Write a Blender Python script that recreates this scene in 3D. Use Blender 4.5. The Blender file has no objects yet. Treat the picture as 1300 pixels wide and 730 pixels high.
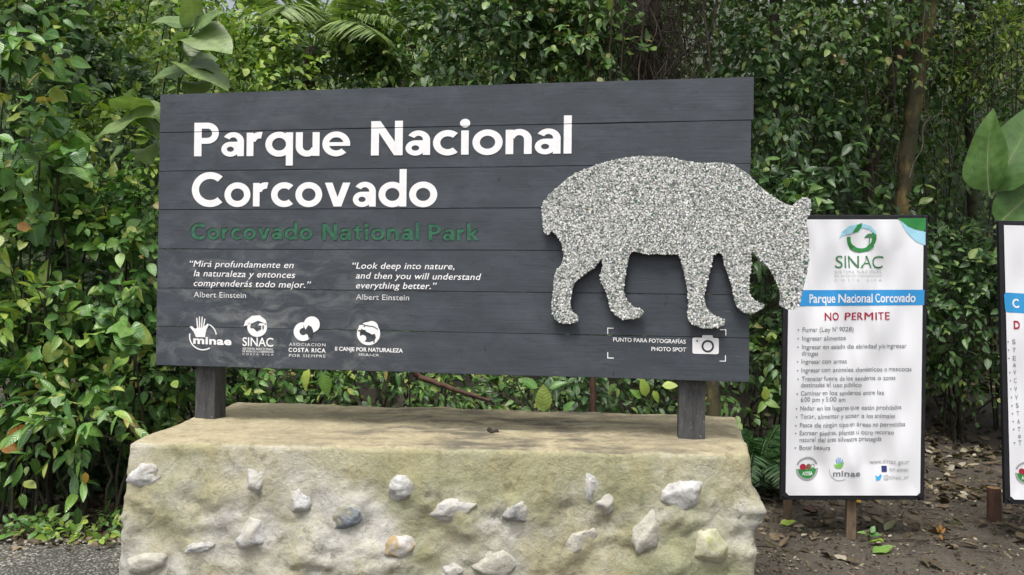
import bpy, bmesh, math, random
import numpy as np
from mathutils import Vector, Matrix, noise
R = math.radians
rng = np.random.default_rng(11); random.seed(5)
sc = bpy.context.scene; COL = sc.collection
# ------------------------------------------------------------------ camera, sky, sun
FPX, EYE, PIT, ROL = 1020.0, 1.6, 0.00328, 0.01169
_F = Vector((0, math.cos(PIT), math.sin(PIT))); _U0 = Vector((0, -math.sin(PIT), math.cos(PIT))); _R0 = Vector((1, 0, 0))
CR = math.cos(ROL)*_R0 + math.sin(ROL)*_U0; CU = -math.sin(ROL)*_R0 + math.cos(ROL)*_U0
cd = bpy.data.cameras.new('camera'); cam = bpy.data.objects.new('camera', cd); COL.objects.link(cam)
cd.sensor_width = 36; cd.lens = 36*FPX/1300; cd.clip_end = 2000; cd.clip_start = .05
cam.matrix_world = Matrix(((CR.x, CU.x, -_F.x, 0), (CR.y, CU.y, -_F.y, 0), (CR.z, CU.z, -_F.z, EYE), (0, 0, 0, 1)))
sc.camera = cam
SUN_EL, SUN_AZ = 66, 200          # degrees; azimuth clockwise from +Y: high, behind the viewer and a little left
w = bpy.data.worlds.new("World"); sc.world = w; w.use_nodes = True
nt = w.node_tree; bg = nt.nodes['Background']
sky = nt.nodes.new('ShaderNodeTexSky'); sky.sky_type = 'NISHITA'; sky.sun_disc = False
sky.sun_elevation = R(SUN_EL); sky.sun_rotation = R(SUN_AZ); sky.air_density = 1.0; sky.dust_density = 6; sky.ozone_density = 1
hs = nt.nodes.new('ShaderNodeHueSaturation'); hs.inputs['Saturation'].default_value = .38
nt.links.new(sky.outputs[0], hs.inputs['Color']); nt.links.new(hs.outputs[0], bg.inputs[0]); bg.inputs[1].default_value = .13
sd = bpy.data.lights.new('sun', 'SUN'); sd.energy = 1.5; sd.angle = R(20); sd.color = (1, .97, .92)
so = bpy.data.objects.new('sun', sd); COL.objects.link(so)
_el, _az = R(SUN_EL), R(SUN_AZ)
so.rotation_euler = Vector((math.sin(_az)*math.cos(_el), math.cos(_az)*math.cos(_el), math.sin(_el))).to_track_quat('Z', 'Y').to_euler()
so.location = (-3, -8, 14)
sc.view_settings.view_transform = 'Standard'; sc.view_settings.look = 'None'; sc.view_settings.exposure = 0.62; sc.view_settings.gamma = 1
sc.cycles.max_bounces = 8; sc.cycles.diffuse_bounces = 4; sc.cycles.transmission_bounces = 4; sc.cycles.transparent_max_bounces = 4

# ------------------------------------------------------------------ helpers
def ray(px, py):
    return (_F + CR*((px-650)/FPX) - CU*((py-365)/FPX))
def at_z(px, py, z):
    d = ray(px, py); return Vector((0, 0, EYE)) + d*((z-EYE)/d.z)
def at_y(px, py, y):
    d = ray(px, py); return Vector((0, 0, EYE)) + d*(y/d.y)
CAMP = np.array([0, 0, EYE])
_R3 = np.array([CR[:], CU[:], _F[:]])
def project(P):
    q = (np.asarray(P)-CAMP) @ _R3.T
    z = np.maximum(q[..., 2], 1e-3)
    return 650+FPX*q[..., 0]/z, 365-FPX*q[..., 1]/z, q[..., 2]
def tag(o, label=None, cat=None, group=None, kind=None):
    if label: o['label'] = label
    if cat: o['category'] = cat
    if group: o['group'] = group
    if kind: o['kind'] = kind
    return o
def empty(name, loc, label=None, cat=None, group=None):
    o = bpy.data.objects.new(name, None); COL.objects.link(o); o.location = loc; o.empty_display_size = .1
    return tag(o, label, cat, group)
def link(name, me, mat=None, parent=None, label=None):
    """geometry is given in world space; under a parent it is moved into the parent's frame"""
    o = bpy.data.objects.new(name, me); COL.objects.link(o)
    if mat is not None and not me.materials: me.materials.append(mat)
    if parent is not None:
        o.parent = parent
        if parent.type == 'EMPTY' and parent.parent is None: o.location = -Vector(parent.location)
    if label: o['label'] = label
    return o
def mesh_np(name, V, F, mat, smooth=False, attrs=None):
    """V (n,3), F (m,k) one face size"""
    V = np.ascontiguousarray(V, np.float32); F = np.ascontiguousarray(F, np.int32)
    me = bpy.data.meshes.new(name); k = F.shape[1]
    me.vertices.add(len(V)); me.vertices.foreach_set('co', V.ravel())
    me.loops.add(F.size); me.loops.foreach_set('vertex_index', F.ravel())
    me.polygons.add(len(F)); me.polygons.foreach_set('loop_start', np.arange(0, F.size, k, dtype=np.int32))
    me.polygons.foreach_set('loop_total', np.full(len(F), k, np.int32))
    me.polygons.foreach_set('use_smooth', np.full(len(F), smooth, bool))
    me.update(calc_edges=True)
    for nme, (typ, arr) in (attrs or {}).items():
        a = me.attributes.new(nme, typ, 'POINT')
        a.data.foreach_set('value' if typ == 'FLOAT' else 'vector', np.ascontiguousarray(arr, np.float32).ravel())
    if mat: me.materials.append(mat)
    return me
def bm_mesh(name, bm, mat=None, smooth=False):
    me = bpy.data.meshes.new(name); bm.to_mesh(me); bm.free()
    if smooth:
        for p in me.polygons: p.use_smooth = True
    if mat: me.materials.append(mat)
    return me
def box_bm(bm, c, size, rot=None, bevel=0):
    r = bmesh.ops.create_cube(bm, size=1)
    vs = r['verts']
    M = Matrix.Translation(c) @ (rot.to_4x4() if rot else Matrix.Identity(4)) @ Matrix.Diagonal((*size, 1))
    bmesh.ops.transform(bm, matrix=M, verts=vs)
    if bevel:
        es = list({e for v in vs for e in v.link_edges})
        bmesh.ops.bevel(bm, geom=es, offset=bevel, segments=2, affect='EDGES', profile=.6)
def tube_arr(pts, radii, ns=6):
    pts = np.asarray(pts, float); n = len(pts); radii = np.broadcast_to(radii, (n,))
    T = np.gradient(pts, axis=0); T /= np.linalg.norm(T, axis=1)[:, None]+1e-9
    a = np.array([1, 0, 0.]) if abs(T[0][0]) < .8 else np.array([0, 1, 0.])
    X = np.cross(T, a); X /= np.linalg.norm(X, axis=1)[:, None]; Y = np.cross(T, X)
    th = np.arange(ns)/ns*2*np.pi
    V = (pts[:, None]+radii[:, None, None]*(np.cos(th)[None, :, None]*X[:, None]+np.sin(th)[None, :, None]*Y[:, None])).reshape(-1, 3)
    i = np.arange(n-1)[:, None]*ns; j = np.arange(ns)[None]; k = (j+1) % ns
    F = np.stack([i+j, i+k, i+ns+k, i+ns+j], -1).reshape(-1, 4)
    return V, F
def tubes_mesh(name, lst, mat, ns=5, smooth=True):
    Vs, Fs, o = [], [], 0
    for p, r in lst:
        V, F = tube_arr(p, r, ns); Vs.append(V); Fs.append(F+o); o += len(V)
    return mesh_np(name, np.concatenate(Vs), np.concatenate(Fs), mat, smooth)
def wob(p0, p1, n, amp, seed, sag=0):
    """a wandering line from p0 to p1"""
    p0 = np.array(p0, float); p1 = np.array(p1, float); t = np.linspace(0, 1, n)[:, None]
    P = p0+(p1-p0)*t
    r = np.random.default_rng(seed)
    for k in (1, 2, 3, 5):
        P = P + (amp/k)*np.sin(t*np.pi*k)*r.normal(0, 1, 3)*np.array([1, 1, .4])
    P[:, 2] -= sag*4*(t*(1-t))[:, 0]
    return P

# ------------------------------------------------------------------ materials
def mat(name):
    m = bpy.data.materials.new(name); m.use_nodes = True
    n = m.node_tree.nodes; b = n['Principled BSDF']
    return m, m.node_tree, n, b
def node(nt, typ, **kw):
    n = nt.nodes.new(typ)
    for k, v in kw.items():
        if k in n.inputs.keys() if hasattr(n.inputs, 'keys') else False: n.inputs[k].default_value = v
        else: setattr(n, k, v)
    return n
def noise_n(nt, vec, scale, detail=5, rough=.55, dist=0):
    n = nt.nodes.new('ShaderNodeTexNoise'); n.inputs['Scale'].default_value = scale; n.inputs['Detail'].default_value = detail
    n.inputs['Roughness'].default_value = rough; n.inputs['Distortion'].default_value = dist
    if vec is not None: nt.links.new(vec, n.inputs['Vector'])
    return n.outputs['Fac']
def ramp(nt, fac, stops, interp='LINEAR'):
    n = nt.nodes.new('ShaderNodeValToRGB'); cr = n.color_ramp; cr.interpolation = interp
    while len(cr.elements) < len(stops): cr.elements.new(.5)
    for e, (p, c) in zip(cr.elements, stops):
        e.position = p; e.color = (*c, 1) if len(c) == 3 else c
    nt.links.new(fac, n.inputs[0]); return n.outputs[0]
def g(v): return (v, v, v)
def mixc(nt, fac, a, b, mode='MIX'):
    n = nt.nodes.new('ShaderNodeMix'); n.data_type = 'RGBA'; n.blend_type = mode
    for s, v in (('Factor', fac), ('A', a), ('B', b)):
        i = [x for x in n.inputs if x.name == s and (x.type == 'RGBA' or s == 'Factor') and x.enabled][0]
        if isinstance(v, (int, float)): i.default_value = v
        elif isinstance(v, tuple): i.default_value = (*v, 1)
        else: nt.links.new(v, i)
    return [o for o in n.outputs if o.type == 'RGBA'][0]
def math_n(nt, op, a, b=0.0, clamp=False):
    n = nt.nodes.new('ShaderNodeMath'); n.operation = op; n.use_clamp = clamp
    for i, v in enumerate((a, b)):
        if isinstance(v, (int, float)): n.inputs[i].default_value = v
        else: nt.links.new(v, n.inputs[i])
    return n.outputs[0]
def bump(nt, b, h, strength=.3, dist=.01):
    n = nt.nodes.new('ShaderNodeBump'); n.inputs['Strength'].default_value = strength; n.inputs['Distance'].default_value = dist
    nt.links.new(h, n.inputs['Height']); nt.links.new(n.outputs[0], b.inputs['Normal'])
def obj_vec(nt, scale=(1, 1, 1), world=False):
    if world:
        s = nt.nodes.new('ShaderNodeNewGeometry').outputs['Position']
    else:
        s = nt.nodes.new('ShaderNodeTexCoord').outputs['Object']
    mp = nt.nodes.new('ShaderNodeMapping'); mp.inputs['Scale'].default_value = scale
    nt.links.new(s, mp.inputs[0]); return mp.outputs[0]
def plain(name, c, rough=.6, var=.12, scale=8, spec=.4):
    m, t, n, b = mat(name)
    f = noise_n(t, obj_vec(t), scale)
    col = ramp(t, f, [(.3, tuple(x*(1-var) for x in c)), (.7, tuple(min(1, x*(1+var)) for x in c))])
    t.links.new(col, b.inputs['Base Color']); b.inputs['Roughness'].default_value = rough; b.inputs['Specular IOR Level'].default_value = spec
    return m
def leaf_mat(name, stops, rough=.38, trans=.28, spec=.5, rib=.35, coat=.0):
    m, t, n, b = mat(name)
    a = t.nodes.new('ShaderNodeAttribute'); a.attribute_name = 'rnd'
    oi = t.nodes.new('ShaderNodeObjectInfo')
    r = math_n(t, 'FRACT', math_n(t, 'ADD', a.outputs['Fac'], oi.outputs['Random']))
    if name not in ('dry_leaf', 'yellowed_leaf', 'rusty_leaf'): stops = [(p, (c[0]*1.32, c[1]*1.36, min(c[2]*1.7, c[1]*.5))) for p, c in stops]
    col = ramp(t, r, stops)
    uv = t.nodes.new('ShaderNodeAttribute'); uv.attribute_name = 'luv'
    sx = t.nodes.new('ShaderNodeSeparateXYZ'); t.links.new(uv.outputs['Vector'], sx.inputs[0])
    ax = math_n(t, 'ABSOLUTE', sx.outputs[0])
    mid = math_n(t, 'SUBTRACT', 1.0, math_n(t, 'MULTIPLY', ax, 11.0), True)
    # side veins: run outwards and forward from the midrib
    ph = math_n(t, 'SINE', math_n(t, 'MULTIPLY', math_n(t, 'SUBTRACT', sx.outputs[1], math_n(t, 'MULTIPLY', ax, .35)), 52.0))
    vein = math_n(t, 'MULTIPLY', math_n(t, 'GREATER_THAN', ph, .8), .35)
    v = math_n(t, 'MULTIPLY', math_n(t, 'MAXIMUM', mid, vein), rib)
    blot = noise_n(t, obj_vec(t, world=True), 14, 3)
    col = mixc(t, 1.0, col, ramp(t, blot, [(.3, g(.72)), (.7, g(1.2))]), 'MULTIPLY')
    col = mixc(t, v, col, (.30, .40, .16))
    sp_ = ramp(t, noise_n(t, obj_vec(t, world=True), 48, 3, .5), [(.69, g(0)), (.73, g(.8))]); col = mixc(t, sp_, col, (.16, .12, .04))
    t.links.new(col, b.inputs['Base Color'])
    rr = ramp(t, blot, [(.3, g(rough*.8)), (.7, g(min(1, rough*1.35)))]); t.links.new(rr, b.inputs['Roughness'])
    b.inputs['Specular IOR Level'].default_value = spec
    bump(t, b, math_n(t, 'ADD', ph, blot), .25, .002)
    tr = t.nodes.new('ShaderNodeBsdfTranslucent'); t.links.new(mixc(t, 1.0, col, (1.0, 1.15, .45), 'MULTIPLY'), tr.inputs[0])
    mx = t.nodes.new('ShaderNodeMixShader'); mx.inputs[0].default_value = trans
    t.links.new(b.outputs[0], mx.inputs[1]); t.links.new(tr.outputs[0], mx.inputs[2])
    t.links.new(mx.outputs[0], n['Material Output'].inputs[0]); return m
def bark_mat(name, c1, c2, c3=None, scale=10):
    m, t, n, b = mat(name)
    v = obj_vec(t, (1, 1, .25), True)
    f = noise_n(t, v, scale*2.2, 8, .65); f2 = noise_n(t, obj_vec(t, (1, 1, .7), True), scale*.35, 4)
    col = ramp(t, f, [(.3, c1), (.68, c2)])
    if c3: col = mixc(t, ramp(t, f2, [(.45, g(0)), (.55, g(.9))]), col, c3)
    col = mixc(t, ramp(t, noise_n(t, obj_vec(t, world=True), scale*.9, 6, .7), [(.52, g(0)), (.66, g(.7))]), col, tuple(x*.5 for x in c1))
    t.links.new(col, b.inputs['Base Color']); b.inputs['Roughness'].default_value = .85
    bump(t, b, f, .8, .02); return m
M = {}
M['hedge'] = leaf_mat('glossy_leaf', [(0, (.045, .115, .024)), (.35, (.075, .175, .032)), (.7, (.12, .23, .038)), (.88, (.20, .30, .05)), (.97, (.34, .38, .08)), (1, (.30, .20, .06))], .28, .22)
M['bright'] = leaf_mat('young_leaf', [(0, (.10, .20, .025)), (.5, (.19, .30, .035)), (1, (.34, .40, .06))], .36, .28)
M['dark'] = leaf_mat('shade_toned_leaf', [(0, (.018, .045, .014)), (.5, (.032, .075, .02)), (.8, (.06, .125, .03)), (.93, (.14, .22, .05)), (1, (.24, .30, .07))], .3, .18)  # leaf colour darkened to stand in for deep shade
M['mid'] = leaf_mat('forest_leaf', [(0, (.035, .08, .018)), (.5, (.065, .135, .026)), (.85, (.12, .19, .035)), (.96, (.26, .3, .06)), (1, (.22, .13, .05))], .33, .22)
M['far'] = leaf_mat('far_leaf', [(0, (.045, .085, .024)), (.5, (.085, .145, .036)), (1, (.17, .22, .06))], .55, .3, rib=0)
M['soft'] = leaf_mat('soft_leaf', [(0, (.10, .16, .08)), (.5, (.15, .21, .12)), (1, (.21, .27, .16))], .36, .25, rib=.5)
M['fern'] = leaf_mat('fern_leaf', [(0, (.02, .05, .014)), (.6, (.035, .085, .02)), (1, (.06, .12, .03))], .42, .25, rib=0)
M['banana'] = leaf_mat('banana_leaf', [(0, (.055, .115, .026)), (.5, (.075, .15, .03)), (1, (.10, .18, .04))], .5, .2, spec=.3, rib=.16)
M['palm'] = leaf_mat('palm_leaf', [(0, (.13, .20, .08)), (1, (.28, .35, .19))], .4, .35, rib=0)
M['dry'] = leaf_mat('dry_leaf', [(0, (.035, .025, .017)), (.35, (.08, .056, .036)), (.65, (.15, .11, .07)), (.85, (.26, .21, .14)), (.95, (.4, .36, .28)), (1, (.16, .18, .06))], .6, .1, spec=.35, rib=.15)
M['yellow'] = leaf_mat('yellowed_leaf', [(0, (.4, .24, .02)), (1, (.5, .33, .04))], .45, .3)
M['orange'] = leaf_mat('rusty_leaf', [(0, (.3, .11, .02)), (1, (.38, .17, .03))], .55, .2)
M['bark'] = bark_mat('brown_bark', (.025, .018, .013), (.10, .075, .05), (.06, .07, .03))
M['bark_y'] = bark_mat('ochre_bark', (.05, .038, .02), (.30, .225, .085), (.06, .06, .03), 9)
M['twig'] = bark_mat('twig_bark', (.018, .018, .010), (.05, .044, .026))
M['redtwig'] = bark_mat('red_twig_bark', (.05, .026, .017), (.13, .065, .042))
M['vine'] = bark_mat('vine_bark', (.03, .023, .017), (.095, .075, .055))
M['stemg'] = plain('green_stem', (.07, .12, .03))

# ------------------------------------------------------------------ leaves: templates and placement
def leaf_tpl(n=5, wd=.5, fold=.18, droop=.22, tip=.75, wav=0, heart=0, petiole=.06):
    """unit leaf: grows along +Y, face up +Z. rows of left, mid, right"""
    V, U = [], []
    for i in range(n+1):
        t = i/n
        wp = (math.sin(math.pi*min(1, t**tip))**.85 if 0 < t < 1 else 0)*wd/2
        if heart and i == 0: wp = wd*.18
        if heart: wp = wd/2*(math.sin(math.pi*min(1, (t*.86+.14)**.62))**.7 if t < 1 else 0)
        y = petiole + t*(1-petiole)
        z = -droop*t*t
        zz = fold*wp + wav*math.sin(t*9)*wp
        yb = y - (heart*.14*(1-t)**3 if heart else 0)
        V += [(-wp, yb, z+zz), (0, y, z), (wp, yb, z+zz*.8)]
        U += [(-wp/(wd/2+1e-6)*.5, t, 0), (0, t, 0), (wp/(wd/2+1e-6)*.5, t, 0)]
    F = []
    for i in range(n):
        a = 3*i
        F += [(a, a+1, a+4, a+3), (a+1, a+2, a+5, a+4)]
    return np.array(V), np.array(F), np.array(U)
T_OV = [leaf_tpl(5, .52, .25, .18), leaf_tpl(5, .46, .4, .3, .7), leaf_tpl(5, .58, .1, .12, .8)]
T_LONG = [leaf_tpl(5, .34, .3, .3, .8), leaf_tpl(5, .3, .4, .18, .9)]
T_CHEAP = [leaf_tpl(3, .5, .25, .2), leaf_tpl(3, .44, .35, .3)]
T_FAR = [leaf_tpl(2, .5, .3, .2)]
T_HEART = [leaf_tpl(9, 1.02, .08, .28, heart=1, wav=.12), leaf_tpl(9, .92, .2, .4, heart=1, wav=.18)]
T_BAN = [leaf_tpl(12, .34, .35, .5, .7, wav=.15)]
T_LFT = [leaf_tpl(3, .10, .3, .35, .8)]
def nrm(a): return a/(np.linalg.norm(a, axis=-1, keepdims=True)+1e-9)
def frames(D, N):
    D = nrm(D); Z = nrm(N-(N*D).sum(-1, keepdims=True)*D); X = np.cross(D, Z)
    return np.stack([X, D, Z], -1)           # columns
class Leaves:
    def __init__(s): s.P, s.B, s.S = [], [], []
    def add(s, P, D, N, S):
        P = np.atleast_2d(P); S = np.broadcast_to(S, (len(P),)).astype(float)
        s.P.append(P); s.B.append(frames(np.atleast_2d(D), np.atleast_2d(N))); s.S.append(S)
    def get(s): return np.concatenate(s.P), np.concatenate(s.B), np.concatenate(s.S)
def leaves_mesh(name, P, B, S, tpls, m):
    Vs, Fs, Us, Rs, o = [], [], [], [], 0
    which = np.arange(len(P)) % len(tpls); r = rng.random(len(P))
    for k, (tv, tf, tu) in enumerate(tpls):
        ix = np.where(which == k)[0]
        if not len(ix): continue
        V = P[ix, None]+S[ix, None, None]*np.einsum('nij,vj->nvi', B[ix], tv)
        nv = len(tv)
        Vs.append(V.reshape(-1, 3)); Fs.append((tf[None]+(np.arange(len(ix))*nv)[:, None, None]).reshape(-1, 4)+o)
        Us.append(np.tile(tu, (len(ix), 1))); Rs.append(np.repeat(r[ix], nv)); o += nv*len(ix)
    return mesh_np(name, np.concatenate(Vs), np.concatenate(Fs), m, True,
                   {'luv': ('FLOAT_VECTOR', np.concatenate(Us)), 'rnd': ('FLOAT', np.concatenate(Rs))})
_tpl_cache = {}
def tpl_mesh(tpls, k, m, name='leaf'):
    key = (id(tpls), k, m.name)
    if key not in _tpl_cache:
        tv, tf, tu = tpls[k]
        _tpl_cache[key] = mesh_np(name, tv, tf, m, True, {'luv': ('FLOAT_VECTOR', tu), 'rnd': ('FLOAT', np.zeros(len(tv)))})
    return _tpl_cache[key]
PLANTS = []
def sprays(L, O, D, length, n, size, face=(0, -.5, .85), sag=.25, spread=.95, hang=.22, stems=None, rad=.004, jit=.42):
    """twigs with alternate leaves; O, D (S,3)"""
    S = len(O); D = nrm(D); length = np.broadcast_to(length, (S,)); face = np.array(face, float)
    side = nrm(np.cross(D, rng.normal(0, 1, (S, 3))+np.array([0, 0, 1.5])))
    for j in range(n):
        t = (j+.7)/n
        pos = O + D*(length*t)[:, None]; pos[:, 2] -= sag*length*t*t
        tan = D.copy(); tan[:, 2] -= 2*sag*t
        sg = 1 if j % 2 else -1
        d = nrm(tan)*.6 + side*sg*spread*(1-.5*t) + rng.normal(0, jit, (S, 3)); d[:, 2] -= hang
        if j == n-1: d = nrm(tan)+rng.normal(0, jit*.6, (S, 3)); d[:, 2] -= hang
        nn = face[None]+rng.normal(0, jit, (S, 3))+.3*side*sg
        L.add(pos, d, nn, size*rng.uniform(.5, 1.3, S)*(1-.25*t))
    if stems is not None:
        for i in range(0, S, 2):
            t = np.linspace(0, 1, 4)[:, None]
            p = O[i]+D[i]*length[i]*t; p[:, 2] -= sag*length[i]*t[:, 0]**2
            stems.append((p, np.linspace(rad, rad*.5, 4)))
def ell_sprays(L, c, r, S, length, n, size, up=.45, front=.7, stems=None, zmin=None, **kw):
    c = np.array(c, float); r = np.array(r, float)
    d = rng.normal(0, 1, (S, 3)); d[:, 1] -= front; d[:, 2] += up; d = nrm(d)
    k = rng.uniform(.2, 1, S)**.5
    O = c+d*r*k[:, None]
    lump = np.array([noise.noise(Vector(o*1.3)) for o in O])
    O += d*lump[:, None]*.55*r.min()
    cl = np.array([noise.noise(Vector(o*2.6+np.array([7., 3, 1]))) for o in O]); q = (cl > -.13) | (rng.random(S) < .12)
    O, d, S = O[q], d[q], int(q.sum())
    if zmin is not None:
        O[:, 2] = np.maximum(O[:, 2], zmin+rng.uniform(.02, .15, S))
    D = d+np.array([0, 0, .25])+rng.normal(0, .45, (S, 3))
    sprays(L, O, D, length*rng.uniform(.6, 1.2, S), n, size, stems=stems, **kw)
def box_sprays(L, lo, hi, S, length, n, size, dirn=(0, -.6, .2), dj=.7, stems=None, **kw):
    O = rng.uniform(lo, hi, (S, 3)); D = np.array(dirn)+rng.normal(0, dj, (S, 3))
    sprays(L, O, D, length*rng.uniform(.6, 1.2, S), n, size, stems=stems, **kw)
def plant(name, label, cat, base, L, tpls, m, stems=None, stem_mat=None, group=None, nparts=300, extra=None, fname='foliage'):
    e = empty(name, base, label, cat, group)
    P, B, S = L.get()
    PLANTS.append(dict(e=e, P=P, B=B, S=S, tpls=tpls, m=m, n=nparts, fname=fname))
    if stems:
        o = link('twigs', tubes_mesh('twigs', stems, stem_mat or M['twig'], 4), None, e); o['kind'] = 'stuff'
    return e
OCC = []      # image polygons (as boxes at a depth) that hide leaves: only used to choose which leaves become objects
def finish_plants():
    """the leaves that show largest become objects of their own, the rest of each plant is one mesh"""
    CS = 4; W_, H_ = 1300//CS+1, 730//CS+1
    cells, dep, ids = [], [], []
    base = 0
    smp = np.array([(x*.17, y, 0) for y in (.15, .35, .55, .78) for x in (-1, 0, 1)])
    for pl in PLANTS:
        P, B, S = pl['P'], pl['B'], pl['S']; pl['o'] = base
        Q = P[:, None]+S[:, None, None]*np.einsum('nij,vj->nvi', B, smp)
        x, y, z = project(Q)
        ok = (z > .3) & (x >= 0) & (x < 1300) & (y >= 0) & (y < 730)
        for (x0, y0, x1, y1, dd) in OCC:
            ok &= ~((x > x0) & (x < x1) & (y > y0) & (y < y1) & (z > dd))
        c = (x//CS).astype(int)*H_+(y//CS).astype(int)
        idn = np.broadcast_to(base+np.arange(len(P))[:, None], x.shape)
        cells.append(c[ok]); dep.append(z[ok]); ids.append(idn[ok]); base += len(P)
    cells = np.concatenate(cells); dep = np.concatenate(dep); ids = np.concatenate(ids)
    o = np.lexsort((dep, cells)); cells, ids = cells[o], ids[o]
    first = np.r_[True, cells[1:] != cells[:-1]]
    cnt = np.bincount(ids[first], minlength=base)
    for pl in PLANTS:
        P, B, S = pl['P'], pl['B'], pl['S']; e = pl['e']; c = cnt[pl['o']:pl['o']+len(P)]
        _, _, z = project(P)
        appar = FPX*S/np.maximum(z, .3)
        cand = np.where((c >= 3) & (appar > 11))[0] if pl['n'] else np.array([], int)
        cand = cand[np.argsort(-c[cand], kind='stable')][:pl['n']]
        keep = np.ones(len(P), bool); keep[cand] = False
        bl = Vector(e.location); nt_ = len(pl['tpls'])
        for q, i in enumerate(cand):
            me = tpl_mesh(pl['tpls'], q % nt_, pl['m'])
            ob = bpy.data.objects.new('leaf', me); COL.objects.link(ob); ob.parent = e
            m3 = Matrix([[float(v) for v in row] for row in B[i]])*float(S[i])
            ob.matrix_basis = Matrix.Translation(Vector(P[i])-bl) @ m3.to_4x4()
        if keep.any():
            ob = link(pl['fname'], leaves_mesh(pl['fname'], P[keep], B[keep], S[keep], pl['tpls'], pl['m']), None, e); ob['kind'] = 'stuff'

# ------------------------------------------------------------------ the ground
def gh(x, y):
    r = max(0., y-7.6-.25*math.sin(x*1.3))
    s = .30*r if r < 5 else 1.5+.46*(r-5)*min(1, .6+(r-5)*.05)
    a_ = x/max(y, 1); s = min(s, 28.-22.*math.exp(-((a_+.21)/.16)**4))
    n_ = noise.noise(Vector((x*.8, y*.8, 3)))*.05 + noise.noise(Vector((x*3, y*3, 7)))*.018
    f = min(1, max(0, (y-2.5)/3))
    return s*min(1, r/1.5+.15) + n_*f*(1+min(4, r)*.8)
def ground():
    xs = np.concatenate([np.linspace(-160, -14, 14), np.arange(-12, 12, .14), np.linspace(13, 160, 14)])
    ys = np.concatenate([np.linspace(-90, -4, 10), np.arange(-3, 4.4, .4), np.arange(4.5, 12, .1), np.arange(12.3, 40, .8), np.linspace(45, 220, 12)])
    V = np.array([(x, y, gh(x, y)) for y in ys for x in xs]); nx = len(xs)
    i = np.arange(len(ys)-1)[:, None]*nx+np.arange(nx-1)[None]
    F = np.stack([i, i+1, i+nx+1, i+nx], -1).reshape(-1, 4)
    m, t, n, b = mat('damp_earth')
    v = obj_vec(t)
    f1 = noise_n(t, v, 1.3, 6); f2 = noise_n(t, v, 45, 6, .7); f3 = noise_n(t, v, 7, 6, .65)
    col = ramp(t, f1, [(.3, (.062, .05, .037)), (.7, (.125, .104, .08))])
    col = mixc(t, 1., col, ramp(t, f2, [(.3, g(.6)), (.7, g(1.35))]), 'MULTIPLY')
    col = mixc(t, ramp(t, f3, [(.52, g(0)), (.66, g(.7))]), col, (.045, .034, .024))
    sz = t.nodes.new('ShaderNodeSeparateXYZ'); t.links.new(v, sz.inputs[0])
    moss = math_n(t, 'MULTIPLY', ramp(t, math_n(t, 'MULTIPLY', sz.outputs[1], .05), [(.42, g(0)), (.6, g(1))]), ramp(t, f1, [(.3, g(.6)), (.6, g(1))]))
    col = mixc(t, moss, col, (.028, .042, .016))
    t.links.new(col, b.inputs['Base Color']); t.links.new(ramp(t, f3, [(.4, g(.9)), (.62, g(.5))]), b.inputs['Roughness'])
    bump(t, b, math_n(t, 'ADD', f2, math_n(t, 'MULTIPLY', f3, 1.5)), .9, .03)
    o = link('ground', mesh_np('ground', V, F, m, True)); o['kind'] = 'structure'
ground()
def gravel():
    m, t, n, b = mat('gravel_asphalt')
    v = obj_vec(t)
    vo = t.nodes.new('ShaderNodeTexVoronoi'); vo.inputs['Scale'].default_value = 75; t.links.new(v, vo.inputs['Vector'])
    bw = t.nodes.new('ShaderNodeSeparateXYZ'); t.links.new(vo.outputs['Color'], bw.inputs[0])
    col = ramp(t, bw.outputs[0], [(0, (.08, .08, .072)), (.55, (.18, .172, .15)), (.85, (.33, .32, .28)), (1, (.52, .5, .44))])
    col = mixc(t, ramp(t, vo.outputs['Distance'], [(.25, g(0)), (.6, g(.8))]), col, (.035, .033, .03))
    t.links.new(col, b.inputs['Base Color']); b.inputs['Roughness'].default_value = .85
    bump(t, b, math_n(t, 'SUBTRACT', 1.0, vo.outputs['Distance']), .9, .012)
    pts = []
    for i in range(40):
        x = -9+i*(7.6/39); pts.append((x, 4.95+.10*noise.noise(Vector((x*2, 1, 0)))+.05*noise.noise(Vector((x*9, 1, 0)))))
    V, F = [], []
    for i, (x, y) in enumerate(pts): V += [(x, 1.0, .006), (x, 3.5, .03), (x, y-.12, .032+max(0, gh(x, y-.12))), (x, y, gh(x, y)-.004)]
    for i in range(39):
        for k in range(3): F.append((4*i+k, 4*i+4+k, 4*i+5+k, 4*i+1+k))
    o = link('gravel_road', mesh_np('gravel_road', np.array(V), np.array(F), m, True)); o['kind'] = 'structure'
    # loose chippings on it
    bm = bmesh.new()
    for i in range(900):
        x = random.uniform(-3.7, -1.5); y = random.uniform(4.45, 4.95); s = random.uniform(.004, .011)
        r_ = bmesh.ops.create_icosphere(bm, subdivisions=1, radius=s)
        bmesh.ops.transform(bm, matrix=Matrix.Translation((x, y, .035)) @ Matrix.Rotation(random.random()*6, 4, 'Z') @ Matrix.Diagonal((1.3, .9, .6, 1)), verts=r_['verts'])
    o = link('gravel', bm_mesh('gravel', bm, plain('grey_pebble', (.30, .28, .24), .8, .5, 30)))
    tag(o, 'loose grey gravel chippings along the road edge left of the plinth', 'gravel', kind='stuff')
gravel()

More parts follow.
